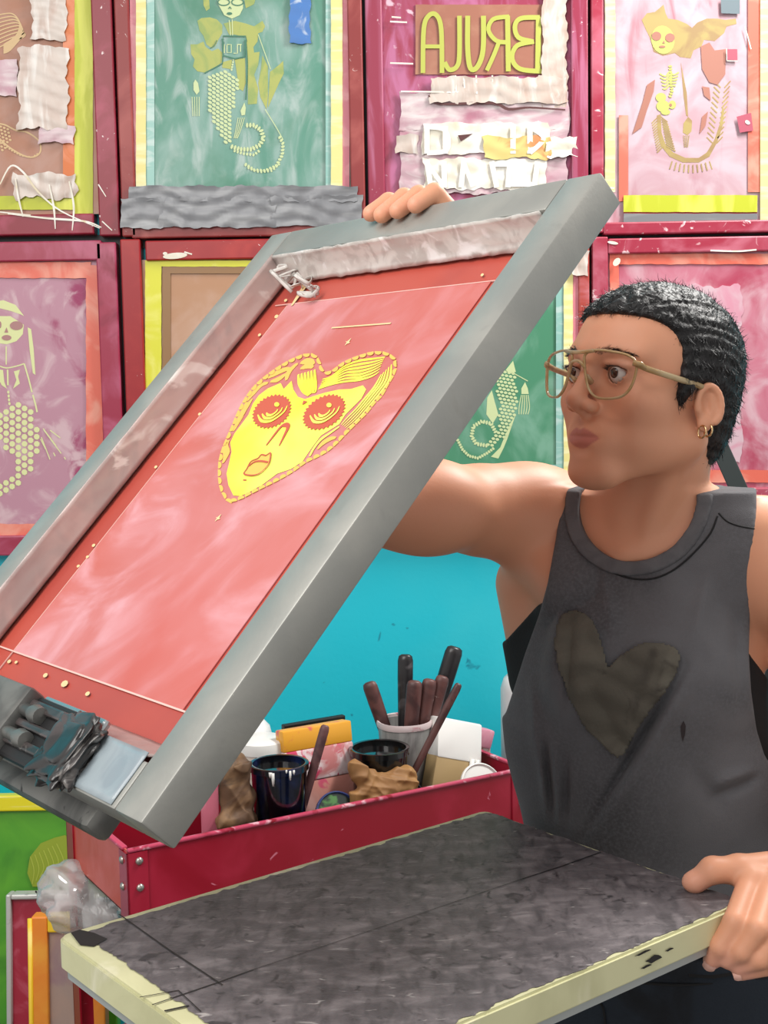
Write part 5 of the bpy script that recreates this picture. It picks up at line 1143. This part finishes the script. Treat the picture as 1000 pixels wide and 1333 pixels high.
up_ = np.clip((zc_+0.0098*(1-(np.abs(x)/0.0245)**2)-0.0022*np.exp(-(x/0.004)**2)-z)/0.0012, 0, 1)*np.clip((z-zc_+0.0125*(1-(np.abs(x)/0.0235)**2))/0.0012, 0, 1)*(y > 0.07)*(np.abs(x) < 0.0245)*(y < 0.12)
blend(up_*0.85, LIP)
blend(bell(hlv, (0, 0.108, -0.034), (0.014, 0.014, 0.012))*0.2, lin((190, 110, 90)))
for s in (-1, 1):
    blend(bell(hlv, (s*0.045, 0.06, -0.032), (0.02, 0.02, 0.016))*0.2, lin((196, 116, 92))); blend(bell(hlv, (s*0.0315, 0.085, 0.001), (0.019, 0.012, 0.011))*0.42, lin((140, 88, 72)))
PK = np.array(lin((220, 158, 138)))
for p_ in (IDX[3], MID[3], RNG[3], PNK[3], THB[3]): blend(np.exp(-(((VV-p_)/0.016)**2).sum(1))*0.7, PK)
for i, u in enumerate(fu): blend(np.exp(-(((VV-F(u+0.006, FL_-0.014, -0.014))/0.009)**2).sum(1))*0.4, PK)
me.name = 'body'; me.polygons.foreach_set('use_smooth', [True]*len(me.polygons))
ca = me.color_attributes.new('tone', 'FLOAT_COLOR', 'POINT'); ca.data.foreach_set('color', np.concatenate([tone, np.ones((len(VV), 1))], 1).astype(np.float32).ravel())
bodyo = link('body', me, m_skin, person)
# nails
m_nail = mat('finger_nail', (226, 176, 160), 0.25)
def nail(tip, prev, out, w=0.0062, l=0.0085):
    ax = nrm(tip-prev); out = nrm(out-ax*np.dot(out, ax)); sd = np.cross(ax, out); mb = MB(); vs = []; fs = []
    for i in range(6):
        for j in range(5):
            a = (i/5-0.5)*2; b_ = (j/4-0.5)*2; vs.append(tip+ax*(0.0035+a*l/2)+sd*b_*w*(1-0.25*max(0, a)**2)+out*(0.0092-0.0024*b_*b_-0.0012*max(0, a)))
    fs = [(i*5+j, i*5+j+1, (i+1)*5+j+1, (i+1)*5+j) for i in range(5) for j in range(4)]
    o = mb.add(vs, fs).build('nail', m_nail, person, smooth=True); return o
vd = nrm(CAM-IDX[3])
nail(IDX[3], IDX[2], vd+np.array([-0.2, 0, -0.5])); nail(PNK[3], PNK[2], vd+np.array([0, 0, -0.35]), 0.005, 0.007)
# --- eyes
m_eye = None
for s in (-1, 1):
    c = hp_(s*0.0315, 0.0735, 0.0)
    look = nrm(HR@nrm([0.10, 1.0, -0.10])); mb = MB(); mb.lathe(c-look*0.0121, [(0.0121*math.sin(t), 0.0121-0.0121*math.cos(t)) for t in np.linspace(0.05, math.pi-0.05, 22)], axis=look, seg=28)
    ey = mb.build('eyeball', mat('eye_white', (222, 212, 204), 0.15, coat=0.4), person, smooth=True)
    mb = MB(); mb.lathe(c, [(0.0056, 0.01085), (0.0054, 0.0112), (0.0024, 0.01222)], axis=look, seg=24); mb.build('iris', mat('iris_brown', (58, 34, 22), 0.1, coat=0.6), ey, smooth=True)
    mb = MB(); mb.lathe(c, [(0.0026, 0.01205), (0.0022, 0.0124), (0.0003, 0.0125)], axis=look, seg=20); mb.build('pupil', mat('pupil_black', (8, 6, 6), 0.05, coat=0.8), ey, smooth=True)
# --- hair strands helper
def strands(name, roots, dirs, nors, length, m, rad=0.0004, curl=0.35, segs=4, seed=1, parent=None, lift=0.3):
    rg = np.random.RandomState(seed); n = len(roots); L = length*rg.uniform(0.6, 1.25, n)
    p = roots.copy(); d = dirs+nors*lift+rg.normal(0, curl, (n, 3)); d /= np.linalg.norm(d, axis=1)[:, None]; pts = [p.copy()]
    bend = rg.normal(0, curl, (n, 3))
    for k in range(segs):
        d = d+bend*0.5-nors*0.28*lift*2; d /= np.linalg.norm(d, axis=1)[:, None]; p = p+d*(L/segs)[:, None]; pts.append(p.copy())
    pts = np.stack(pts, 1); vs = []; 
    t = pts[:, -1]-pts[:, 0]; t /= np.linalg.norm(t, axis=1)[:, None]+1e-9; s1 = np.cross(t, nors); s1 /= np.linalg.norm(s1, axis=1)[:, None]+1e-9; s2 = np.cross(t, s1)
    ring = np.stack([np.stack([pts[:, k]+rad*(1-0.75*k/segs)*(math.cos(a)*s1+math.sin(a)*s2) for a in (0, 2.09, 4.19)], 1) for k in range(segs+1)], 1)   # n,segs+1,3,3
    V = ring.reshape(-1, 3); base = (np.arange(n)*(segs+1)*3)[:, None, None, None]
    ks = np.arange(segs)[None, :, None, None]*3; js = np.arange(3)[None, None, :, None]; j2 = (js+1) % 3
    q = np.concatenate([base+ks+js, base+ks+j2, base+ks+3+j2, base+ks+3+js], 3).reshape(-1, 4)
    o = nparr_mesh(name, V, q, m, parent); o['kind'] = 'stuff'; return o
# --- hair cap
m_hair = mat('black_hair', (20, 19, 20), 0.5, mix=[((38, 36, 38), 60, 0.6, 0.1, 5, 1)], bump=0.7, bscale=260, spec=0.35)
fc = Field(HPOS-np.array([0.145, 0.145, 0.14]), HPOS+np.array([0.145, 0.145, 0.15]), 0.0022)
fc.apply(hell((0, -0.009, 0.026), (0.0795, 0.095, 0.0815)), 0.004)
fc.apply(hell((0, 0.026, 0.044), (0.063, 0.064, 0.047)), 0.02)
fc.apply(hell((0, -0.056, -0.030), (0.055, 0.042, 0.060)), 0.03)
for s in (-1, 1): fc.apply(hell((s*0.066, 0.020, 0.002), (0.0115, 0.015, 0.026)), 0.012)     # sideburn
# carve the face clear
fc.apply(hsup((0, 0.115, -0.012), (0.120, 0.088, 0.072)), 0.006, 'cut')
fc.apply(hell((0, 0.062, -0.085), (0.11, 0.080, 0.070)), 0.006, 'cut')
for s in (-1, 1):
    fc.apply(hell((s*0.082, -0.004, -0.030), (0.030, 0.024, 0.030), rx(-10)), 0.005, 'cut')
Vh, Fh = fc.mesh(); Vh = smooth_mesh(Vh, Fh, 3, 0.5)
lh = hloc(Vh); dn_ = 0.0014*(np.sin(lh[:, 0]*420+3*np.sin(lh[:, 1]*230))*np.sin(lh[:, 1]*390+2*np.sin(lh[:, 2]*260))+np.sin(lh[:, 2]*470+2*np.sin(lh[:, 0]*300)))
cen = hloc(Vh)-np.array([0, -0.012, 0.02]); Vh = Vh+(cen/np.linalg.norm(cen, axis=1)[:, None])@HR.T*dn_[:, None]*0.6
hair = nparr_mesh('hair', Vh, Fh, m_hair, person)
rg = np.random.RandomState(4); 
ce = Vh[Fh].mean(1); e1 = Vh[Fh[:, 2]]-Vh[Fh[:, 0]]; e2 = Vh[Fh[:, 3]]-Vh[Fh[:, 1]]; nr_ = np.cross(e1, e2); nr_ /= np.linalg.norm(nr_, axis=1)[:, None]+1e-12
lc_ = hloc(ce); outw = ((nr_@HR)*(lc_-np.array([0, -0.012, 0.0]))).sum(1) > 0.02
cand = np.where(outw)[0]; pick = rg.choice(cand, min(15000, len(cand)), replace=True); rt_ = ce[pick]; nn_ = nr_[pick]; ll = hloc(rt_)
flow = np.stack([ll[:, 0]*4, np.where(ll[:, 2] > 0.05, 0.7, 0.05)+0*ll[:, 0], np.where(ll[:, 2] > 0.05, -0.15, -1.0)], 1)@HR.T; flow = flow-nn_*(flow*nn_).sum(1)[:, None]; flow /= np.linalg.norm(flow, axis=1)[:, None]+1e-9
m_strand = mat('black_hair_strand', (26, 25, 27), 0.4, spec=0.5)
strands('hair_strands', rt_-nn_*0.001, flow, nn_, 0.010, m_strand, 0.00042, 0.30, 4, 9, hair, 0.14)
# --- eyebrows and lashes
bv = BVHTree.FromPolygons([tuple(v) for v in V1], [tuple(f) for f in F1])
def onhead(x, z, y0=0.14):
    h = bv.ray_cast(Vector(hp_(x, y0, z)), Vector(-HR[:, 1])); return (np.array(h[0]), np.array(h[1])) if h[0] else (hp_(x, 0.08, z), HR[:, 1])
ro, di, no = [], [], []
for s in (-1, 1):
    for k in range(150):
        t = rg.uniform(0, 1); x_ = s*(0.013+0.038*t); z_ = 0.0175+0.0052*math.sin(min(1, t*1.25)*2.2)-0.004*t*t+rg.normal(0, 0.0014)*(1-0.5*t)
        p_, n__ = onhead(x_, z_); ro.append(p_); no.append(n__); di.append(HR@np.array([s*(0.5+t), 0, 0.55-t*0.9]))
strands('eyebrow', np.array(ro), np.array(di), np.array(no), 0.0065, m_strand, 0.00028, 0.18, 3, 3, person, 0.12)
ro, di, no = [], [], []
for s in (-1, 1):
    for k in range(60):
        t = k/59; a = math.pi*(0.08+0.84*t); x_ = s*0.0325+0.0125*math.cos(a); z_ = 0.0045*math.sin(a)+0.0006
        c = np.array([s*0.0315, 0.0735, 0]); q = np.array([x_-c[0], 0, z_]); yy = math.sqrt(max(0, 0.0138**2-q[0]**2-q[2]**2)); ro.append(hp_(x_, c[1]+yy, z_)); no.append(HR@np.array([0, 0.3, 1.0])); di.append(HR@np.array([q[0]*30, 1, 0.2]))
strands('eyelash', np.array(ro), np.array(di), np.array(no), 0.006, m_strand, 0.0003, 0.08, 3, 5, person, 0.15)
# --- earrings
m_gold = mat('gold_hoop', (236, 200, 150), 0.15, metal=1.0)
for (yo, zo, rr_) in ((0.003, -0.036, 0.0042), (-0.0055, -0.0335, 0.0042)):
    c = np.array([0.0795, -0.010+yo+0.006, zo-0.0105]); pts = [hp_(*(c+np.array([0.0052*math.cos(t), 0, 0.0062*math.sin(t)]))) for t in np.linspace(0, 2*math.pi, 20, endpoint=False)]
    MB().tube(pts, 0.0011, 8, closed=True).build('earring', m_gold, person, smooth=True)

# ------------------------------------------------------------------ glasses (worn, a thing of their own)
gl = empty('eyeglasses', hp_(0, 0.10, -0.004), 'clear champagne acetate aviator eyeglasses worn on the face', 'glasses')
m_ac = mat('champagne_acetate', (230, 206, 160), 0.1, mix=[((206, 170, 112), 30, 0.55, 0.15, 3, 0.5)], trans=0.35, spec=0.6)
m_lens = clearmat('lens_glass', (0.97, 0.97, 0.97), 0.06, 0.02)
GZ, GY = -0.004, 0.104
def gpt(x_, z_, dy=0): x_ *= 1.08; return hp_(x_, GY-7.0*x_*x_*0.55+dy+0.08*z_, GZ+z_*1.10)
LO = [(0.0095, 0.0165), (0.022, 0.0205), (0.040, 0.0195), (0.054, 0.0170), (0.0615, 0.0110), (0.0615, 0.000), (0.058, -0.0120), (0.051, -0.0195), (0.038, -0.0225), (0.026, -0.0215), (0.0175, -0.0150), (0.0125, -0.004), (0.0095, 0.007)]
fr_mb = MB()
for s in (-1, 1):
    lp = catmull([gpt(s*a, b_) for a, b_ in LO], 5, True); fr_mb.tube(lp, 0.0014, 10, closed=True, flat=(1.0, 1.25))
fr_mb.tube(catmull([gpt(-0.020, 0.0200), gpt(-0.008, 0.0185, 0.001), gpt(0.008, 0.0185, 0.001), gpt(0.020, 0.0200)], 5), 0.0021, 10)
fr_mb.tube(catmull([gpt(-0.0105, 0.004), gpt(-0.005, 0.0095, 0.002), gpt(0.005, 0.0095, 0.002), gpt(0.0105, 0.004)], 5), 0.0019, 10)
fr_mb.build('front_frame', m_ac, gl, smooth=True)
for s in (-1, 1):
    lp = catmull([gpt(s*a, b_, -0.0004) for a, b_ in LO], 4, True); MB().poly(lp).build('lens', m_lens, gl, smooth=True)
    h0 = gpt(s*0.0625, 0.0095, -0.001); mb = MB(); tp = [h0+HR@np.array([s*0.002, 0.002, 0]), hp_(s*0.0705, 0.074, GZ+0.0080), hp_(s*0.0745, 0.04, GZ+0.0050), hp_(s*0.0765, 0.005, GZ+0.0020), hp_(s*0.0745, -0.015, GZ-0.004), hp_(s*0.0725, -0.030, GZ-0.028)]
    mb.tube(catmull(tp, 5), 0.0026, 10, flat=(1.25, 0.75)); tm = mb.build('temple', m_ac, gl, smooth=True)
    MB().tube([gpt(s*0.060, 0.0105, 0.0018), gpt(s*0.0655, 0.0098, 0.0005), hp_(s*0.0690, 0.078, GZ+0.0085)], [0.003, 0.0034, 0.003], 10).build('hinge', m_ac, tm, smooth=True)
    MB().tube(catmull(tp[1:5], 5), 0.0009, 8).build('core_wire', mat('gold_core_wire', (120, 88, 52), 0.3, metal=0.6), tm, smooth=True)
    MB().tube([gpt(s*0.0125, -0.002, -0.002), hp_(s*0.010, 0.092, GZ-0.008)], [0.0014, 0.0034], 8).build('nose_pad', m_ac, gl, smooth=True)

# ------------------------------------------------------------------ clothes
m_shirt = mat('washed_charcoal_cotton', (94, 93, 96), 0.9, mix=[((114, 113, 116), 7, 0.52, 0.2, 7, 0.6), ((78, 77, 80), 5, 0.56, 0.18, 7, 0.8), ((104, 104, 108), 300, 0.6, 0.3, 3, 0)], bump=0.3, bscale=900, sheen=0.12, spec=0.2)
def pxfield(fn_px):
    def fn(x, y, z):
        X, Y, Z_ = x-CAM[0], y-CAM[1], z-CAM[2]; d = X*FW[0]+Y*FW[1]+Z_*FW[2]
        return fn_px(500+FPX*(X*RT[0]+Y*RT[1]+Z_*RT[2])/d, 666.5-FPX*(X*UP[0]+Y*UP[1]+Z_*UP[2])/d, d)
    return fn
fs_ = Field((0.06, 1.34, 0.88), (0.60, 1.74, 1.50), 0.0030)
big = ((-9, -9, -9), (9, 9, 9))
fs_.apply(loft(SROWS), 0.004); fs_.apply(cap(NB, SRt, 0.058, 0.052), 0.03); fs_.apply(cap(NB, SLt, 0.058, 0.052), 0.03)
fs_.apply(ell(atY(790, 868, 1.452), (0.060, 0.036, 0.058)), 0.05); fs_.apply(ell(atY(905, 876, 1.425), (0.060, 0.036, 0.058)), 0.05)
FOLDS = [((892, 866), (758, 1092), 6, -0.0090), ((906, 872), (774, 1100), 10, 0.006), ((748, 800), (738, 930), 6, -0.004), ((700, 965), (712, 1062), 4, 0.004), ((709, 960), (722, 1068), 4, -0.004), ((720, 965), (730, 1072), 5, 0.0045), ((738, 975), (736, 1080), 5, -0.004), ((745, 660), (714, 900), 8, 0.004), ((990, 1010), (925, 1040), 7, -0.005), ((985, 1000), (930, 1022), 7, 0.004), ((900, 1000), (945, 1060), 12, -0.004), ((760, 880), (830, 1000), 10, -0.003), ((935, 700), (900, 850), 10, 0.003), ((780, 720), (800, 830), 10, 0.003), ((860, 960), (820, 1090), 9, 0.003), ((690, 880), (700, 1000), 7, 0.004), ((955, 760), (965, 930), 8, -0.003), ((820, 1000), (760, 1090), 12, 0.004)]
def wr(px, py, d):
    o = 0
    for (a, b_, w, am) in FOLDS:
        ax_, ay_ = a; bx_, by_ = b_; L2 = (bx_-ax_)**2+(by_-ay_)**2; t = np.clip(((px-ax_)*(bx_-ax_)+(py-ay_)*(by_-ay_))/L2, 0, 1)
        q = (px-ax_-t*(bx_-ax_))**2+(py-ay_-t*(by_-ay_))**2; o = o+1.7*am*np.sin(np.pi*np.clip(t*0.9+0.05, 0, 1))*np.exp(-q/(w*w))
    return o+0.0012*np.sin(px*0.031+2*np.sin(py*0.013))+0.0010*np.sin(py*0.021+1.4*np.sin(px*0.027))
xg, yg, zg = fs_.ax[0][:, None, None], fs_.ax[1][None, :, None], fs_.ax[2][None, None, :]
base0 = fs_.a.copy(); fs_.a -= pxfield(wr)(xg, yg, zg).astype(np.float32)
ft_ = Field((0.06, 1.34, 0.88), (0.60, 1.74, 1.50), 0.0030); torso_only(ft_); fs_.a = np.minimum(fs_.a, ft_.a-0.0085)
outer = fs_.a.copy(); fs_.a = np.maximum(outer, -(np.minimum(base0, ft_.a-0.0085)+0.0175))
def cutL(px, py, d):
    xc = np.interp(py, [600, 640, 660, 700, 760, 800, 850, 900, 930, 945, 960], [752, 738, 729, 724, 713, 702, 684, 668, 658, 630, 400]); return (px-xc)*d/FPX
def cutR(px, py, d):
    xc = np.interp(py, [600, 660, 700, 760, 850, 900, 950, 985, 1010, 1030], [985, 985, 983, 978, 975, 978, 985, 996, 1015, 1400]); return (xc-px)*d/FPX
fs_.apply((*big, pxfield(cutL)), 0.002, 'cut'); fs_.apply((*big, pxfield(cutR)), 0.002, 'cut')
neck_e = ell(atY(838, 652, 1.50), (0.070, 0.150, 0.068), np.stack([tR, tF, [0, 0, 1]], 1)); fs_.apply(neck_e, 0.002, 'cut')
HZ = atY(850, 1200, 1.5)[2]
fs_.apply((*big, lambda x, y, z: z-HZ+0*x+0*y), 0.002, 'cut')
Vs, Fs_ = fs_.mesh(); Vs = smooth_mesh(Vs, Fs_, 2, 0.5)
shirt = nparr_mesh('tank_top', Vs, Fs_, m_shirt, person)
bs = BVHTree.FromPolygons([tuple(v) for v in Vs], [tuple(f) for f in Fs_])
def onshirt(px, py, off=0.001, fall=None):
    r = ray(px, py); h = bs.ray_cast(Vector(CAM), Vector(r).normalized())
    if h[0] is None: return fall
    return np.array(h[0])-nrm(r)*off
# collar: raised rib band round the neckline
fcl = Field((0.06, 1.34, 1.28), (0.60, 1.74, 1.50), 0.0024)
gi = [np.interp(fcl.ax[i], fs_.ax[i], np.arange(fs_.n[i])) for i in range(3)]
i0_ = [np.clip(g.astype(int), 0, fs_.n[i]-2) for i, g in enumerate(gi)]; fr_ = [(g-i0_[i]).astype(np.float32) for i, g in enumerate(gi)]
acc_ = 0
for dx in (0, 1):
    for dy in (0, 1):
        for dz in (0, 1):
            wx = fr_[0] if dx else 1-fr_[0]; wy = fr_[1] if dy else 1-fr_[1]; wz = fr_[2] if dz else 1-fr_[2]
            acc_ = acc_+outer[np.ix_(i0_[0]+dx, i0_[1]+dy, i0_[2]+dz)]*wx[:, None, None]*wy[None, :, None]*wz[None, None, :]
dn2 = neck_e[2](fcl.ax[0][:, None, None], fcl.ax[1][None, :, None], fcl.ax[2][None, None, :])
q1_ = np.maximum(acc_-0.0035, -(acc_+0.0095)); q2_ = np.maximum(dn2-0.0155, -dn2-0.001)
fcl.a = (np.maximum(q1_, q2_)+np.sqrt(np.maximum(0, 0.000008-0*q1_))*0).astype(np.float32)
Vc, Fc_ = fcl.mesh(); Vc = smooth_mesh(Vc, Fc_, 3, 0.5)
nparr_mesh('collar', Vc, Fc_, mat('collar_rib', (104, 103, 106), 0.9, mix=[((88, 87, 90), 30, 0.54, 0.2, 5, 1)], bump=0.3, bscale=600), shirt)
# seams
m_seam = mat('black_seam', (22, 22, 24), 0.8)
def seam(pts, r=0.0011, m=None):
    P_ = [onshirt(*p, 0.0005) for p in pts]; P_ = [q for q in P_ if q is not None]
    if len(P_) > 1: MB().tube(catmull(P_, 4), r, 6).build('seam', m or m_seam, shirt, smooth=True)
seam([(747, 668), (752, 690), (762, 712), (780, 734), (805, 748), (830, 754), (855, 752), (880, 740), (905, 718), (925, 694), (934, 672)])
seam([(936, 668), (946, 678), (960, 684), (975, 687), (983, 689)]); seam([(733, 650), (745, 643)])
# heart patch sewn on the chest
hpx = [(738, 797), (752, 796), (768, 806), (780, 826), (786, 850), (793, 868), (804, 858), (820, 846), (838, 839), (858, 837), (874, 842), (884, 852), (882, 868), (872, 888), (856, 910), (840, 932), (826, 954), (815, 975), (806, 984), (795, 978), (782, 966), (768, 952), (756, 934), (745, 912), (735, 890), (728, 868), (724, 846), (725, 822), (730, 806)]
hs_ = [(q[0], q[1]) for q in catmull([(a, b_, 0) for a, b_ in hpx], 4, True)]
st_ = 2.5; gx = np.arange(718, 892, st_); gy = np.arange(790, 992, st_); ids = {}; pv = []; pf = []
def hpv(i, j):
    if (i, j) not in ids:
        x_, y_ = gx[i], gy[j]
        q = onshirt(x_, y_, 0.0032+0.0016*math.sin(-x_*0.05+y_*0.17+1.2*math.sin(x_*0.05)))
        if q is None: return None
        ids[(i, j)] = len(pv); pv.append(q)
    return ids[(i, j)]
for i in range(len(gx)-1):
    for j in range(len(gy)-1):
        if inside((gx[i]+st_/2, gy[j]+st_/2), hs_):
            q = [hpv(i, j), hpv(i, j+1), hpv(i+1, j+1), hpv(i+1, j)]
            if None not in q: pf.append(q)
m_patch = mat('grey_brown_patch', (92, 88, 79), 0.85, mix=[((106, 102, 92), 14, 0.55, 0.12, 5, 1), ((72, 68, 62), 20, 0.62, 0.08, 5, 1)], bump=0.3, bscale=300, spec=0.25)
ph = MB().add(pv, pf).build('heart_patch', m_patch, shirt, smooth=True); sm = ph.modifiers.new('s', 'SOLIDIFY'); sm.thickness = 0.003; sm.offset = -1
# a small ink stain
st2 = MB(); 
q_ = [onshirt(x_, y_, 0.0006) for x_, y_ in ((890, 938), (893, 945), (892, 956), (889, 966), (887, 958), (886, 946))]
if all(v is not None for v in q_): st2.poly(q_).build('ink_stain', mat('stain', (48, 40, 42), 0.8), shirt)
# --- black sports top seen through the arm holes
fbk = Field((0.06, 1.36, 1.06), (0.60, 1.74, 1.44), 0.0032)
torso_only(fbk); fbk.a -= 0.005
ob = fbk.a.copy(); fbk.a = np.maximum(ob, -(ob+0.008))
def cutB(px, py, d):
    yc = np.interp(px, [600, 640, 660, 700, 730, 760, 940, 975, 1000, 1100], [850, 845, 832, 788, 770, 780, 800, 850, 884, 960]); return (py-yc)*d/FPX
fbk.apply((*big, pxfield(cutB)), 0.002, 'cut'); fbk.apply((*big, pxfield(lambda px, py, d: (1010-py)*d/FPX)), 0.002, 'cut')
Vb, Fb = fbk.mesh(); Vb = smooth_mesh(Vb, Fb, 2, 0.5)
nparr_mesh('sports_top', Vb, Fb, mat('black_jersey', (16, 16, 18), 0.85, bump=0.2, bscale=500), person)
# --- jeans and shoes
fj = Field((0.0, 1.30, 0.03), (0.75, 1.80, 1.02), 0.0065)
JT = atY(850, 1190, 1.53)[2]
fj.apply(loft([(z0, cx, cy, a+0.008, b_+0.012) for (z0, cx, cy, a, b_) in BROWS if z0 < 1.06], 0), 0.004)
hz = atY(860, 1400, 1.53)
for s in (-1, 1):
    h_ = hz-tR*s*0.085+np.array([0, 0, 0.02]); k_ = np.array([h_[0], h_[1], 0.46])-tR*s*0.01+tF*0.02; an = np.array([k_[0], k_[1], 0.09])-tF*0.02
    chain(fj, [h_, k_, an], [0.098, 0.066, 0.055], 0.03)
fj.apply((*big, lambda x, y, z: JT-0.0-z+0*x+0*y), 0.004, 'cut') if False else fj.apply((*big, lambda x, y, z: z-JT+0*x+0*y), 0.004, 'isect')
fj.apply((*big, lambda x, y, z: 0.055-z+0*x+0*y), 0.004, 'isect')
Vj, Fj = fj.mesh(); Vj = smooth_mesh(Vj, Fj, 3, 0.5)
jn = nparr_mesh('jeans', Vj, Fj, mat('dark_navy_denim', (30, 40, 52), 0.8, mix=[((46, 58, 72), 9, 0.55, 0.12, 6, 1), ((14, 18, 26), 8, 0.58, 0.1, 5, 1), ((190, 196, 200), 55, 0.78, 0.012, 3, 1)], bump=0.3, bscale=400), person)
bj = BVHTree.FromPolygons([tuple(v) for v in Vj], [tuple(f) for f in Fj])
def onjean(px, py, off=0.001):
    r = ray(px, py); h = bj.ray_cast(Vector(CAM), Vector(r).normalized()); return None if h[0] is None else np.array(h[0])-nrm(r)*off
def jline(name, pts, r, m):
    P_ = [onjean(*p) for p in pts]; P_ = [q for q in P_ if q is not None]
    if len(P_) > 1: MB().tube(catmull(P_, 4), r, 6).build(name, m, jn, smooth=True)
jline('pocket_seam', [(775, 1300), (785, 1312), (788, 1333), (790, 1360)], 0.0014, m_seam); jline('belt_seam', [(780, 1275), (840, 1280), (900, 1282), (1000, 1272)], 0.0016, m_seam)
q_ = [onjean(x_, y_, 0.004) for x_, y_ in ((895, 1230), (925, 1222), (960, 1240), (965, 1268), (930, 1274), (897, 1272))]
if all(v is not None for v in q_): MB().poly(q_).build('phone_pouch', m_black, jn)
for s in (-1, 1):
    h_ = hz-tR*s*0.095; a = np.array([h_[0], h_[1], 0.0]); mb = MB(); vs = []
    fsx = Field(a-np.array([0.2, 0.2, 0.0]), a+np.array([0.2, 0.2, 0.12]), 0.006)
    fsx.apply(cap(a+zz*0.045-tF*0.03, a+zz*0.036+tF*0.13, 0.045, 0.036), 0.02); fsx.apply(cap(a+zz*0.05, a+zz*0.095, 0.042, 0.05), 0.03); fsx.apply((*big, lambda x, y, z: 0.007-z+0*x+0*y), 0.003, 'isect')
    v_, f_ = fsx.mesh(); v_[:, 2] -= v_[:, 2].min(); nparr_mesh('shoe', smooth_mesh(v_, f_, 2), f_, m_black, person)
